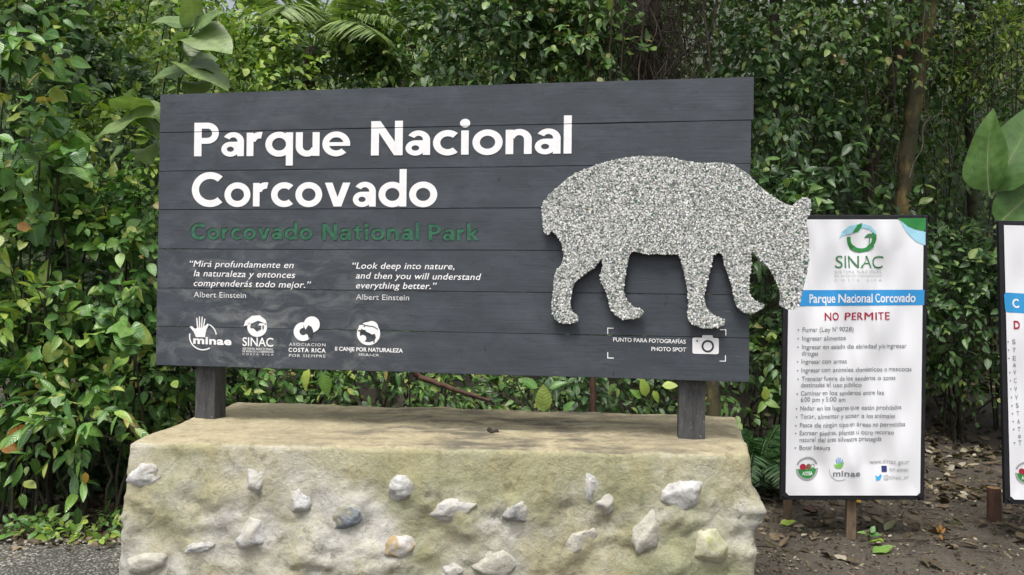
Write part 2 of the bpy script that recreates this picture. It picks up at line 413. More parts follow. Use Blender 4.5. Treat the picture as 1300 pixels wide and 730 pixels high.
# ------------------------------------------------------------------ stone plinth
STONE_PX = [(325, 612, 15, 18), (378, 637, 14, 13), (320, 679, 20, 20), (438, 657, 18, 14), (184, 605, 19, 12), (250, 696, 15, 7), (511, 621, 18, 15), (575, 649, 25, 12), (506, 695, 20, 14), (659, 652, 19, 15), (750, 621, 9, 15), (767, 640, 11, 12), (733, 691, 26, 18), (822, 680, 14, 24), (869, 631, 26, 19), (903, 697, 24, 22), (632, 716, 30, 17), (184, 716, 22, 11)]
def plinth():
    FLt, FRt = at_z(163, 560, .91), at_z(953, 575, .91)
    BLt, BRt = at_z(298, 510, .91), at_z(934, 528, .91)
    e = empty('stone_plinth', ((FLt+FRt)/2).to_2d().to_3d(), 'rough cream mortar plinth set with white and grey stones under the park board', 'plinth')
    NX, NY, NZ = 180, 74, 56
    faces = {}
    V, F = [], []
    def grid(fn, a, b_):
        o = len(V)
        for j in range(b_+1):
            for i in range(a+1): V.append(fn(i/a, j/b_))
        for j in range(b_):
            for i in range(a):
                k = o+j*(a+1)+i; F.append((k, k+1, k+a+2, k+a+1))
    grid(lambda s, q: (s, 0, q), NX, NZ)                 # front
    grid(lambda s, q: (s, q, 1), NX, NY)                 # top
    grid(lambda s, q: (0, 1-s, q), NY, NZ)               # left
    grid(lambda s, q: (1, s, q), NY, NZ)                 # right
    grid(lambda s, q: (1-s, 1, q), NX//3, NZ//3)         # back
    H = .91; size = np.array([2.7, 1.15, H]); rr = .028
    out = []
    lumps = [(275, 640, 34, .035), (215, 630, 30, .02), (390, 690, 30, .02), (545, 615, 34, .02), (700, 625, 40, .02), (690, 720, 40, .02), (460, 715, 40, .025), (800, 610, 45, .012), (440, 610, 40, .014), (850, 715, 34, .022), (600, 680, 30, .02), (230, 660, 26, .016)]
    for (ax_, ay_, aw_, ah_) in STONE_PX: lumps.append((ax_, ay_, max(aw_, ah_)*1.25, .017))
    for (s, q, z) in V:
        p = np.array([s, q, z])*size
        lo = np.array([rr, rr, 0]); hi = size-rr
        c = np.minimum(np.maximum(p, lo), hi); d = p-c; L_ = np.linalg.norm(d)
        if L_ > 1e-9: p = c+d/L_*rr
        s2, q2, z2 = p/size
        top = (FLt*(1-s2)+FRt*s2)*(1-q2)+(BLt*(1-s2)+BRt*s2)*q2
        x, y = top.x, top.y; zz = z2*H
        dn = H-zz
        bat = .05*dn
        nx_ = -1 if s < .001 else (1 if s > .999 else 0); ny_ = -1 if q < .001 else 0
        x += (-bat if s2 < .5 else bat)*abs(s2-.5)*2*(1.0 if s2 < .5 else .7); y -= bat*(1-q2)*1.2
        v = Vector((x, y, zz))
        side = (z < .999)
        n1 = noise.fractal(v*3.3, 1, 2, 4); n2 = noise.fractal(v*9+Vector((3, 1, 2)), .9, 2.1, 4); n3 = noise.noise(Vector((v.x*6, v.y*6, v.z*17)))
        if side:
            am = .12+.88*min(1, max(0, dn-.05)/.20)**1.5
            n4 = noise.noise(v*26); n5 = noise.noise(v*55); h = (n1*.010+n2*.010+n3*.006+n4*.005+n5*.002-.012*max(0, .12-abs(n2))*6*(.5+n1)+.006*abs(n2)*n1*4)*am + n2*.003
            px, py, _ = project(np.array(v)); px = float(px); py = float(py)
            if ny_:
                for (lx, ly, lr, lh) in lumps:
                    dd = ((px-lx)/lr)**2+((py-ly)/lr)**2
                    if dd < 4: h += lh*math.exp(-dd*1.5)
            y -= h*(1 if ny_ else .15)
            if nx_:
                hb = .045*math.exp(-((zz-.66)/.07)**2)*math.exp(-((q2-.05)/.22)**2) if nx_ > 0 else .0
                x += nx_*(h*.7+hb)
        else:
            zz += n1*.010+n2*.004-.012*(math.exp(-(q2/.05)**2))*max(0, n1+.2)
            if s2 < .02 or s2 > .98: x += n2*.01
        out.append((x, y, zz))
    m, t, n, b = mat('lime_mortar')
    geo = t.nodes.new('ShaderNodeNewGeometry'); pos = geo.outputs['Position']
    sx = t.nodes.new('ShaderNodeSeparateXYZ'); t.links.new(pos, sx.inputs[0])
    def ns(sc_, det=6, ro=.6, off=0):
        mp = t.nodes.new('ShaderNodeMapping'); mp.inputs['Location'].default_value = (off, off*2, off); t.links.new(pos, mp.inputs[0])
        return noise_n(t, mp.outputs[0], sc_, det, ro)
    f1 = ns(2.2); f2 = ns(4.5, 8, .65, 4); f3 = ns(38, 8, .7); f4 = ns(1.6, 5, .6, 9); f5 = ns(14, 6, .65, 2)
    col = ramp(t, f1, [(.32, (.36, .35, .29)), (.5, (.48, .46, .36)), (.68, (.53, .52, .47))])
    col = mixc(t, ramp(t, f2, [(.45, g(0)), (.60, g(.75))]), col, (.50, .49, .46))
    # algae: greenish and ochre films
    col = mixc(t, ramp(t, f4, [(.45, g(0)), (.60, g(.8))]), col, (.25, .26, .13))
    col = mixc(t, ramp(t, ns(3.1, 6, .6, 14), [(.48, g(0)), (.62, g(.6))]), col, (.35, .315, .16))
    # lichen along the upper lip
    lip = math_n(t, 'MULTIPLY', ramp(t, sx.outputs[2], [(.72, g(0)), (.86, g(1)), (.9, g(1)), (.99, g(.5))]), ramp(t, f5, [(.35, g(.15)), (.6, g(.9))]))
    col = mixc(t, math_n(t, 'MULTIPLY', lip, .6), col, (.42, .37, .22))
    up = t.nodes.new('ShaderNodeSeparateXYZ'); t.links.new(geo.outputs['Normal'], up.inputs[0])
    upm = ramp(t, up.outputs[2], [(.7, g(0)), (.9, g(1))])
    tcol = ramp(t, f5, [(.3, (.33, .285, .18)), (.7, (.47, .41, .27))])
    mp = t.nodes.new('ShaderNodeMapping'); mp.inputs['Scale'].default_value = (1.3, 2.6, 1); t.links.new(pos, mp.inputs[0])
    st = noise_n(t, mp.outputs[0], 2.4, 8, .72)
    xm = ramp(t, math_n(t, 'MULTIPLY', math_n(t, 'ADD', sx.outputs[0], 2), .25), [(.18, g(.0)), (.36, g(1)), (.6, g(1)), (.78, g(.25))])
    tcol = mixc(t, math_n(t, 'MULTIPLY', ramp(t, st, [(.43, g(0)), (.60, g(.85))]), xm), tcol, (.085, .078, .066))
    col = mixc(t, upm, col, tcol)
    dk = ns(11, 8, .75, 21)
    col = mixc(t, ramp(t, dk, [(.54, g(0)), (.66, g(.7))]), col, (.16, .145, .09))
    crk = t.nodes.new('ShaderNodeTexVoronoi'); crk.feature = 'DISTANCE_TO_EDGE'; crk.inputs['Scale'].default_value = 4.2
    wv_ = t.nodes.new('ShaderNodeVectorMath'); wv_.operation = 'ADD'; nn3 = t.nodes.new('ShaderNodeTexNoise'); nn3.inputs['Scale'].default_value = 6; nn3.inputs['Detail'].default_value = 6
    t.links.new(pos, nn3.inputs['Vector']); t.links.new(pos, wv_.inputs[0]); t.links.new(nn3.outputs['Color'], wv_.inputs[1]); t.links.new(wv_.outputs[0], crk.inputs['Vector'])
    ck = math_n(t, 'MULTIPLY', ramp(t, crk.outputs['Distance'], [(0, g(1)), (.018, g(0))]), ramp(t, f2, [(.56, g(0)), (.62, g(.5))]))
    col = mixc(t, ck, col, (.16, .14, .10))
    pit = ramp(t, ns(70, 4, .6, 5), [(.69, g(0)), (.75, g(.6))]); col = mixc(t, pit, col, (.13, .115, .085))
    col = mixc(t, 1., col, ramp(t, f3, [(.25, g(.80)), (.75, g(1.18))]), 'MULTIPLY')
    t.links.new(col, b.inputs['Base Color']); b.inputs['Roughness'].default_value = .85; b.inputs['Specular IOR Level'].default_value = .3
    bump(t, b, math_n(t, 'SUBTRACT', math_n(t, 'ADD', math_n(t, 'MULTIPLY', f3, 1.4), math_n(t, 'MULTIPLY', f5, 2.2)), math_n(t, 'ADD', math_n(t, 'MULTIPLY', ck, .8), pit)), .6, .010)
    me = mesh_np('body', np.array(out), np.array(F), m, True)
    bmx = bmesh.new(); bmx.from_mesh(me); bmesh.ops.remove_doubles(bmx, verts=bmx.verts, dist=.002); bmx.to_mesh(me); bmx.free()
    for p in me.polygons: p.use_smooth = True
    link('body', me, None, e)
    # stones pressed into the face
    def stone_mat(name, a, b_, c=None):
        m, t, n, bb = mat(name); v = obj_vec(t, world=True)
        f = noise_n(t, v, 22, 8, .7); f2 = noise_n(t, v, 75, 5, .7)
        col = ramp(t, f, [(.3, a), (.6, b_)])
        if c: col = mixc(t, ramp(t, noise_n(t, v, 11, 5), [(.5, g(0)), (.6, g(.9))]), col, c)
        t.links.new(col, bb.inputs['Base Color']); bb.inputs['Roughness'].default_value = .75
        bump(t, bb, math_n(t, 'ADD', f, f2), .7, .01); return m
    sw = stone_mat('white_stone', (.26, .25, .225), (.62, .62, .61), (.46, .44, .38)); sg = stone_mat('grey_stone', (.20, .20, .195), (.36, .36, .35), (.5, .48, .42))
    sb = stone_mat('blue_stone', (.13, .155, .18), (.22, .25, .28), (.33, .32, .25)); sbe = stone_mat('beige_stone', (.36, .34, .28), (.52, .50, .43))
    sy = stone_mat('lichen_stone', (.36, .36, .24), (.52, .51, .38), (.33, .33, .15)); so_ = stone_mat('ochre_stone', (.4, .38, .35), (.62, .6, .57), (.36, .25, .10))
    lst = [(325, 612, 15, 18, sw, 'white', .5, 0), (378, 637, 14, 13, sw, 'pale grey white', 0, 1), (320, 679, 20, 20, sw, 'square white', .1, 0), (438, 657, 18, 14, sb, 'blue grey', -.3, 1), (181, 605, 19, 12, sw, 'white', -.1, 1),
           (250, 696, 15, 7, sw, 'small half buried white', -.2, 1), (511, 621, 18, 15, sw, 'rounded white', -.5, 1), (575, 649, 25, 12, sw, 'wide white', -.25, 1), (506, 695, 20, 14, so_, 'white and ochre', -.4, 1), (659, 652, 19, 15, sg, 'dark grey', -.6, 0),
           (750, 621, 9, 15, sw, 'narrow white', -.1, 1), (767, 640, 11, 12, sw, 'small white', 0, 1), (733, 691, 26, 18, sbe, 'flat beige', -.45, 0), (822, 680, 14, 24, sbe, 'tall pale', .25, 1), (869, 631, 26, 19, sw, 'large white', -.3, 1),
           (903, 697, 24, 22, sy, 'yellow lichen covered', -.2, 1), (578, 726, 13, 9, sw, 'small white', 0, 1), (184, 716, 22, 11, sbe, 'pitted pale', -.1, 1), (632, 716, 30, 17, sbe, 'buried beige', 0, 1), (190, 597, 9, 6, sw, 'small white', .2, 1)]
    bx = bpy.data.objects['body']
    from mathutils.bvhtree import BVHTree
    bv = BVHTree.FromPolygons([Vector(v.co) for v in me.vertices], [tuple(p.vertices) for p in me.polygons])
    for i, (px, py, hw, hh, ms, nm, rot, rnd_) in enumerate(lst):
        hit, nn_, _, dist = bv.ray_cast(Vector((0, 0, EYE)), ray(px, py).normalized())
        if hit is None: continue
        rs = random.Random(i*7+(4 if i == 3 else 3))
        bm = bmesh.new(); bmesh.ops.create_icosphere(bm, subdivisions=4, radius=1)
        pl = []
        for k in range(9 if not rnd_ else 11):
            d = Vector((rs.uniform(-1, 1), rs.uniform(-1, .3), rs.uniform(-1, 1))).normalized(); pl.append((d, rs.uniform(.62, .82) if not rnd_ else rs.uniform(.74, .92)))
        for v in bm.verts:
            c = v.co.copy()
            for d, k in pl:
                q = c.dot(d)
                if q > k: c -= d*(q-k)*.93
            c *= 1+.13*noise.noise(v.co*1.5+Vector((i*3+(9 if i == 3 else 0), 0, 0)))+.07*noise.noise(v.co*4+Vector((i, 0, 0)))+.03*noise.noise(v.co*11+Vector((i, 0, 0)))
            v.co = c
        sx_, sz_ = hw/FPX*dist*1.24, hh/FPX*dist*1.24
        bmesh.ops.transform(bm, matrix=Matrix.Translation(hit+Vector((0, min(hw, hh)/FPX*dist*.66, 0))) @ Matrix.Rotation(rot, 4, 'Y') @ Matrix.Diagonal((sx_, min(sx_, sz_)*.85, sz_, 1)), verts=bm.verts)
        link('stone', bm_mesh('stone', bm, ms, True), None, e, nm+' stone set in the mortar face')
    hit, _, _, _ = bv.ray_cast(Vector((0, 0, EYE)), ray(625, 549).normalized())
    bm = bmesh.new()
    for k in range(7):
        r_ = bmesh.ops.create_icosphere(bm, subdivisions=2, radius=.011)
        for v in r_['verts']: v.co *= 1+.35*noise.noise(v.co*90+Vector((k, 0, 0)))
        bmesh.ops.translate(bm, vec=(hit.x+random.uniform(-.022, .022), hit.y+random.uniform(-.02, .02), hit.z+.004+(.009 if k > 4 else 0)), verts=r_['verts'])
    o = link('dung', bm_mesh('dung', bm, plain('dark_clod', (.035, .028, .02), .9), True))
    tag(o, 'small dark clod of earth lying on top of the plinth', 'clod')
    return e, bv
PL, PLBV = plinth()

# ------------------------------------------------------------------ lettering helpers
_cap = None
def text_mesh(s, off=0., shear=0., space=1.):
    if 'M' in s and off > 0:      # this letter closes up when its outline is grown: print it twice, a hair apart
        me = text_mesh(s, 0, shear, space); bm = bmesh.new(); bm.from_mesh(me)
        d = bmesh.ops.duplicate(bm, geom=bm.verts[:]+bm.edges[:]+bm.faces[:])['geom']; bmesh.ops.translate(bm, vec=(off*2.2, off*.5, .00015), verts=[v for v in d if isinstance(v, bmesh.types.BMVert)])
        bm.to_mesh(me); bm.free(); return me
    c = bpy.data.curves.new('lettering', 'FONT'); c.body = s; c.offset = off; c.shear = shear; c.space_character = space; c.resolution_u = 5
    o = bpy.data.objects.new('lettering', c); COL.objects.link(o)
    bpy.context.view_layer.update()
    me = bpy.data.meshes.new_from_object(o.evaluated_get(bpy.context.evaluated_depsgraph_get()))
    bpy.data.objects.remove(o); bpy.data.curves.remove(c)
    return me
class Face:
    """a flat face to print on: origin, u and v axes, outward normal; pixels of the photograph are cast onto it"""
    def __init__(s, o, u, v, parent, lift=.0015, warp=None):
        s.o, s.u, s.v = Vector(o), Vector(u).normalized(), Vector(v).normalized(); s.n = s.u.cross(s.v).normalized(); s.e = parent; s.lift = lift; s.warp = warp
    def uv(s, px, py):
        d = ray(px, py); c = Vector((0, 0, EYE)); k = (s.o-c).dot(s.n)/d.dot(s.n); p = c+d*k-s.o
        return p.dot(s.u), p.dot(s.v)
    def P(s, a, b, h=None):
        return s.o+s.u*a+s.v*b+s.n*((s.lift if h is None else h)+(s.warp(a, b) if s.warp else 0))
    def place(s, me, name, m, lift=None, label=None):
        for v in me.vertices: v.co = s.P(v.co.x, v.co.y, lift)+s.n*v.co.z
        me.materials.clear(); return link(name, me, m, s.e, label)
    def text(s, txt, x0, y0, x1, y1, cap, m, off=0., shear=0., space=1., name='lettering', gaps=(), lift=None, label=None, xh=0):
        me = text_mesh(txt, off, shear, space)
        xs = [v.co.x for v in me.vertices]; a0, a1 = min(xs), max(xs)
        U0, V0 = s.uv(x0, y0); U1, V1 = s.uv(x1, y1); _, Vc = s.uv(x0, y0-cap)
        kx = (U1-U0)/(a1-a0); ky = (Vc-V0)/.70; sl = (V1-V0)/(U1-U0)
        if xh:
            hx = .46/.70
            for v in me.vertices:
                q = v.co.y/.70
                v.co.y = .70*(q*xh/hx if 0 < q < hx else (q if q <= 0 else (xh+(q-hx)*(1-xh)/(1-hx) if q < 1 else q)))
        for v in me.vertices:
            uu = U0+(v.co.x-a0)*kx; vv = V0+v.co.y*ky+sl*(uu-U0); v.co = Vector((uu, vv, v.co.z))
        if gaps:
            bm = bmesh.new(); bm.from_mesh(me)
            for gv, gw in gaps:
                for q in (gv-gw, gv+gw):
                    bmesh.ops.bisect_plane(bm, geom=bm.verts[:]+bm.edges[:]+bm.faces[:], plane_co=(0, q, 0), plane_no=(0, 1, 0))
                bmesh.ops.delete(bm, geom=[f for f in bm.faces if abs(f.calc_center_median().y-gv) < gw], context='FACES')
            bm.to_mesh(me); bm.free()
        return s.place(me, name, m, lift, label)
    def poly(s, pts, m, name='emblem', lift=None, px=True, holes=(), sub=False, label=None):
        c = [s.uv(*p) if px else p for p in pts]
        bm = bmesh.new(); vs = [bm.verts.new((a, b, 0)) for a, b in c]; f = bm.faces.new(vs)
        if sub:
            us = [a for a, b in c]; vv = [b for a, b in c]
            for k in np.arange(min(us), max(us), .02)[1:]: bmesh.ops.bisect_plane(bm, geom=bm.verts[:]+bm.edges[:]+bm.faces[:], plane_co=(k, 0, 0), plane_no=(1, 0, 0))
            for k in np.arange(min(vv), max(vv), .02)[1:]: bmesh.ops.bisect_plane(bm, geom=bm.verts[:]+bm.edges[:]+bm.faces[:], plane_co=(0, k, 0), plane_no=(0, 1, 0))
        else: bmesh.ops.triangulate(bm, faces=bm.faces[:])
        bmesh.ops.recalc_face_normals(bm, faces=bm.faces[:])
        return s.place(bm_mesh(name, bm), name, m, lift, label)
    def band(s, outer, inner, m, name='emblem', lift=None, label=None):
        """a ribbon between two outlines with the same number of points"""
        bm = bmesh.new(); A = [bm.verts.new((*s.uv(*p), 0)) for p in outer]; B = [bm.verts.new((*s.uv(*p), 0)) for p in inner]
        for i in range(len(A)-1): bm.faces.new((A[i], A[i+1], B[i+1], B[i]))
        return s.place(bm_mesh(name, bm), name, m, lift, label)
    def ring(s, cx, cy, r0, r1, a0, a1, m, n=28, squash=1., **kw):
        A = [(cx+r1*math.cos(R(a)), cy-r1*squash*math.sin(R(a))) for a in np.linspace(a0, a1, n)]
        B = [(cx+r0*math.cos(R(a)), cy-r0*squash*math.sin(R(a))) for a in np.linspace(a0, a1, n)]
        return s.band(A, B, m, **kw)
    def disc(s, cx, cy, r, m, n=28, squash=1., **kw):
        return s.poly([(cx+r*math.cos(k/n*6.2832), cy-r*squash*math.sin(k/n*6.2832)) for k in range(n)], m, **kw)
    def stroke(s, pts, w0, w1, m, **kw):
        P = [Vector(p) for p in pts]; A, B = [], []
        for i, p in enumerate(P):
            d = (P[min(i+1, len(P)-1)]-P[max(i-1, 0)]).normalized(); nn = Vector((-d.y, d.x)); w_ = w0+(w1-w0)*i/(len(P)-1)
            A.append(p+nn*w_/2); B.append(p-nn*w_/2)
        return s.band(A, B, m, **kw)

def arc(cx, cy, ro, ri, a0, a1, n=22, ky=1., kyi=None):
    kyi = ky if kyi is None else kyi
    th = [R(a0+(a1-a0)*k/(n-1)) for k in range(n)]
    return ('b', [(cx+ro*math.cos(t), cy+ro*ky*math.sin(t)) for t in th], [(cx+ri*math.cos(t), cy+ri*kyi*math.sin(t)) for t in th])
def rct(x0, y0, x1, y1): return ('p', [(x0, y0), (x1, y0), (x1, y1), (x0, y1)])
GL = {   # heavy geometric capitals and small letters: (strokes, advance)
 'P': ([rct(0, 0, .205, 1), rct(.2, .82, .37, 1), rct(.2, .37, .37, .545), arc(.36, .685, .315, .13, -90, 90, 18, 1, 1.06)], .675),
 'N': ([('p', [(0, 0), (0, 1), (.225, 1), (.225, .70), (.2, .66), (.2, 0)]), ('p', [(.2, 1), (.235, 1), (.62, .36), (.62, 0), (.585, 0), (.2, .66)]), ('p', [(.60, 0), (.80, 0), (.80, 1), (.60, 1)])], .80),
 'C': ([arc(.52, .5, .52, .315, 47, 313, 40)], .86),
 'o': ([arc(.365, .345, .365, .185, 0, 360, 44)], .73),
 'c': ([arc(.365, .345, .365, .185, 48, 312, 36)], .60),
 'e': ([arc(.36, .345, .36, .19, 0, 316, 38), rct(.15, .285, .718, .395)], .72),
 'a': ([rct(.43, 0, .61, .45), arc(.32, .43, .29, .115, 0, 150, 22, .97, 1.1), arc(.245, .205, .245, .095, 0, 360, 30, .9, .80), rct(.24, .325, .45, .425)], .61),
 'n': ([rct(0, 0, .185, .69), arc(.325, .41, .30, .115, 0, 165, 20, 1, 1.1), rct(.44, 0, .625, .42)], .625),
 'u': ([rct(.44, 0, .625, .69), arc(.30, .28, .30, .115, 180, 345, 20, 1, 1.1), rct(0, .27, .185, .69)], .625),
 'r': ([rct(0, 0, .185, .69), arc(.36, .40, .31, .12, 78, 170, 14)], .43),
 'q': ([arc(.365, .345, .365, .185, 0, 360, 40), rct(.55, -.28, .735, .69)], .735),
 'd': ([arc(.365, .345, .365, .185, 0, 360, 40), rct(.55, 0, .735, 1.07)], .735),
 'l': ([rct(0, 0, .185, 1.07)], .185),
 'i': ([rct(.02, 0, .205, .69), arc(.1125, .90, .125, .0, 0, 360, 24)], .225),
 'v': ([('p', [(0, .69), (.205, .69), (.345, .27), (.345, 0), (.24, 0)]), ('p', [(.345, .27), (.485, .69), (.685, .69), (.45, 0), (.345, 0)])], .685),
 't': ([rct(.13, .08, .31, .88), rct(0, .55, .46, .69), arc(.34, .20, .21, .03, 180, 285, 12)], .46),
 'k': ([rct(0, 0, .185, 1.07), ('p', [(.15, .36), (.40, .69), (.64, .69), (.34, .36)]), ('p', [(.15, .36), (.34, .36), (.66, 0), (.42, 0)])], .66)}
def word_on(fc, txt, x0, y0, x1, y1, cap, m, name, gaps=(), lift=None, gap=.072):
    S, x = [], 0
    for ch in txt:
        st, adv = GL[ch]
        S += [(k, [(a+x, b_) for a, b_ in P[0]], [(a+x, b_) for a, b_ in P[1]] if len(P) > 1 else None) for k, *P in st]; x += adv+gap
    x -= gap
    U0, V0 = fc.uv(x0, y0); U1, V1 = fc.uv(x1, y1); _, Vc = fc.uv(x0, y0-cap); kx = (U1-U0)/x; ky = Vc-V0; sl = (V1-V0)/(U1-U0)
    T = lambda p, z: (U0+p[0]*kx, V0+p[1]*ky+sl*p[0]*kx, z)
    bm = bmesh.new()
    for i, (k, A, B) in enumerate(S):
        z = .00007*(i % 4); va = [bm.verts.new(T(p, z)) for p in A]
        if k == 'p': bm.faces.new(va)
        else:
            vb = [bm.verts.new(T(p, z)) for p in B]
            for j in range(len(A)-1): bm.faces.new((va[j], vb[j], vb[j+1], va[j+1]))
    for gv, gw in gaps:
        for q in (gv-gw, gv+gw): bmesh.ops.bisect_plane(bm, geom=bm.verts[:]+bm.edges[:]+bm.faces[:], plane_co=(0, q, 0), plane_no=(0, 1, 0))
        bmesh.ops.delete(bm, geom=[f for f in bm.faces if abs(f.calc_center_median().y-gv) < gw], context='FACES')
    return fc.place(bm_mesh(name, bm), name, m, lift)

# ------------------------------------------------------------------ park board
def board():
    Dr = 3.7; yaw = .16124; xr = 1.0998; zb = 1.1884; W = 2.984; H = 1.409
    u = Vector((math.cos(yaw), -math.sin(yaw), 0)); BR = Vector((xr, Dr, zb)); O = BR-u*W; nrmv = u.cross(Vector((0, 0, 1)))   # towards the viewer
    e = empty('park_sign', (O.x+W/2*u.x, O.y+W/2*u.y, .9), 'wide charcoal timber park board lettered Parque Nacional Corcovado with a mosaic animal on the right', 'sign')
    m, t, n, b = mat('charcoal_painted_wood')
    oi = t.nodes.new('ShaderNodeObjectInfo')
    tc = t.nodes.new('ShaderNodeTexCoord'); ad = t.nodes.new('ShaderNodeVectorMath'); ad.operation = 'ADD'
    cmb = t.nodes.new('ShaderNodeCombineXYZ'); t.links.new(math_n(t, 'MULTIPLY', oi.outputs['Random'], 37.), cmb.inputs[0]); t.links.new(math_n(t, 'MULTIPLY', oi.outputs['Random'], 91.), cmb.inputs[2])
    t.links.new(tc.outputs['Object'], ad.inputs[0]); t.links.new(cmb.outputs[0], ad.inputs[1])
    def mp(s_):
        q = t.nodes.new('ShaderNodeMapping'); q.inputs['Scale'].default_value = s_; t.links.new(ad.outputs[0], q.inputs[0]); return q.outputs[0]
    gr = noise_n(t, mp((1.2, 1.2, 30)), 2.6, 8, .7, .7); cl = noise_n(t, mp((1, 1, 2.2)), 3.2, 6, .62); sp = noise_n(t, mp((1, 1, 1)), 60, 4, .7)
    col = ramp(t, gr, [(.2, (.042, .050, .060)), (.8, (.058, .068, .082))])
    col = mixc(t, ramp(t, cl, [(.45, g(0)), (.75, g(.5))]), col, (.105, .116, .138))
    col = mixc(t, ramp(t, noise_n(t, mp((1, 1, 2.4)), 9, 7, .75), [(.54, g(0)), (.68, g(.55))]), col, (.028, .031, .038))
    col = mixc(t, ramp(t, noise_n(t, mp((1, 1, .45)), 42, 4, .6), [(.68, g(0)), (.74, g(.75))]), col, (.018, .02, .024))
    col = mixc(t, ramp(t, noise_n(t, mp((.5, 1, 6)), 20, 3, .6), [(.72, g(0)), (.76, g(.5))]), col, (.17, .18, .20))
    # pale dusty scuffs in the lower left
    gp = t.nodes.new('ShaderNodeNewGeometry'); sxx = t.nodes.new('ShaderNodeSeparateXYZ'); t.links.new(gp.outputs['Position'], sxx.inputs[0])
    lowl = math_n(t, 'MULTIPLY', ramp(t, math_n(t, 'MULTIPLY', math_n(t, 'ADD', sxx.outputs[0], 2.), .4), [(0, g(.25)), (.25, g(1)), (.5, g(.5)), (.62, g(.05))]), ramp(t, math_n(t, 'MULTIPLY', sxx.outputs[2], .4), [(.47, g(1)), (.66, g(.6)), (.8, g(.12))]))
    sc1 = ramp(t, noise_n(t, mp((1.1, 1, 2.0)), 4.6, 7, .66, 1.2), [(.48, g(0)), (.70, g(.85))])
    col = mixc(t, math_n(t, 'MULTIPLY', sc1, lowl), col, (.27, .28, .28))
    t.links.new(col, b.inputs['Base Color'])
    t.links.new(ramp(t, gr, [(.3, g(.5)), (.7, g(.72))]), b.inputs['Roughness']); b.inputs['Specular IOR Level'].default_value = .35
    bump(t, b, math_n(t, 'ADD', gr, math_n(t, 'MULTIPLY', sp, .4)), .35, .004)
    rot = Matrix((u, -nrmv, Vector((0, 0, 1)))).transposed()
    TH = .035; hs_ = [0, .203, .402, .604, .808, 1.008, 1.209, H]
    ends = [-.004, -.006, -.008, -.007, -.008, -.006, .004]
    for i in range(7):
        h = hs_[i+1]-hs_[i]-.002; x1 = W+ends[i]; x0 = random.uniform(-.003, .003)
        me = bpy.data.meshes.new('plank'); bm = bmesh.new(); box_bm(bm, (0, 0, 0), (x1-x0, TH, h))
        # long cuts so that the edges can wander, then a soft arris
        for k in np.linspace(-.5, .5, 26)[1:-1]: bmesh.ops.bisect_plane(bm, geom=bm.verts[:]+bm.edges[:]+bm.faces[:], plane_co=(k*(x1-x0), 0, 0), plane_no=(1, 0, 0))
        for v in bm.verts:
            v.co.z += noise.noise(Vector((v.co.x*1.8, i*5, 0 if v.co.z > 0 else 9)))*.0016; v.co.y += noise.noise(Vector((v.co.x*1.2, i*3.3, 2+v.co.z)))*.0006
        es = [ed for ed in bm.edges if len(ed.link_faces) == 2 and ed.calc_face_angle(0) > 1]
        bmesh.ops.bevel(bm, geom=es, offset=.0015, segments=2, affect='EDGES')
        bm.to_mesh(me); bm.free(); me.materials.append(m)
        c = O+u*((x0+x1)/2)+Vector((0, 0, hs_[i]+.001+h/2))-nrmv*(TH/2+[0, .0008, -.0003, .0005, 0, .0008, -.0003][i])
        o = bpy.data.objects.new('plank', me); COL.objects.link(o); o.parent = e
        o.matrix_basis = Matrix.Translation(c-Vector(e.location)) @ rot.to_4x4()
    # posts
    mp_, t2, n2, b2 = mat('weathered_dark_post')
    v = obj_vec(t2, (1, 1, .2)); f = noise_n(t2, v, 26, 8, .7); f2 = noise_n(t2, obj_vec(t2, (1, 1, .6)), 9, 6, .7)
    c2 = ramp(t2, f, [(.3, (.018, .019, .021)), (.7, (.085, .085, .088))]); c2 = mixc(t2, ramp(t2, f2, [(.54, g(0)), (.66, g(.5))]), c2, (.2, .195, .185)); c2 = mixc(t2, ramp(t2, noise_n(t2, obj_vec(t2), 70, 4, .7), [(.62, g(0)), (.7, g(.7))]), c2, (.27, .265, .25))
    t2.links.new(c2, b2.inputs['Base Color']); b2.inputs['Roughness'].default_value = .7; bump(t2, b2, f, .6, .006)
    for (xa, xb, yb, dep) in ((247, 272, 541, .12), (861, 895, 560, .12)):
        pf = Face(O-nrmv*(TH+.003), u, (0, 0, 1), None); k, _ = pf.uv(xa, yb); k2, _ = pf.uv(xb, yb); wv = k2-k
        # depth along the board: post face sits behind the planks
        pos = O+u*(k+wv/2+.0)-nrmv*(TH+.003+dep/2)
        me = bpy.data.meshes.new('post'); bm = bmesh.new(); z0, z1 = .55, zb+H-.06
        box_bm(bm, (0, 0, 0), (wv, dep, z1-z0), bevel=.006)
        for q in np.linspace(-.5, .5, 20)[1:-1]: bmesh.ops.bisect_plane(bm, geom=bm.verts[:]+bm.edges[:]+bm.faces[:], plane_co=(0, 0, q*(z1-z0)), plane_no=(0, 0, 1))
        for v in bm.verts:
            v.co.x += noise.noise(v.co*4)*.003; v.co.y += noise.noise(v.co*4+Vector((5, 0, 0)))*.003
        bm.to_mesh(me); bm.free(); me.materials.append(mp_)
        o = bpy.data.objects.new('post', me); COL.objects.link(o); o.parent = e
        o.matrix_basis = Matrix.Translation(Vector((pos.x, pos.y, (z0+z1)/2))-Vector(e.location)) @ Matrix.Rotation(-yaw, 4, 'Z')
    # lettering
    wh = plain('white_letter_paint', (.86, .86, .87), .55, .05, 30); gn = plain('green_letter_paint', (.03, .125, .07), .6, .35, 40); gnd = plain('engraved_edge_shade', (.012, .03, .02), .7)
    wm = plain('worn_white_paint', (.62, .63, .64), .6, .25, 60)
    fc = Face(O, u, (0, 0, 1), e, lift=.0018)
    gp_ = [(h_, .0016) for h_ in hs_[1:-1]]
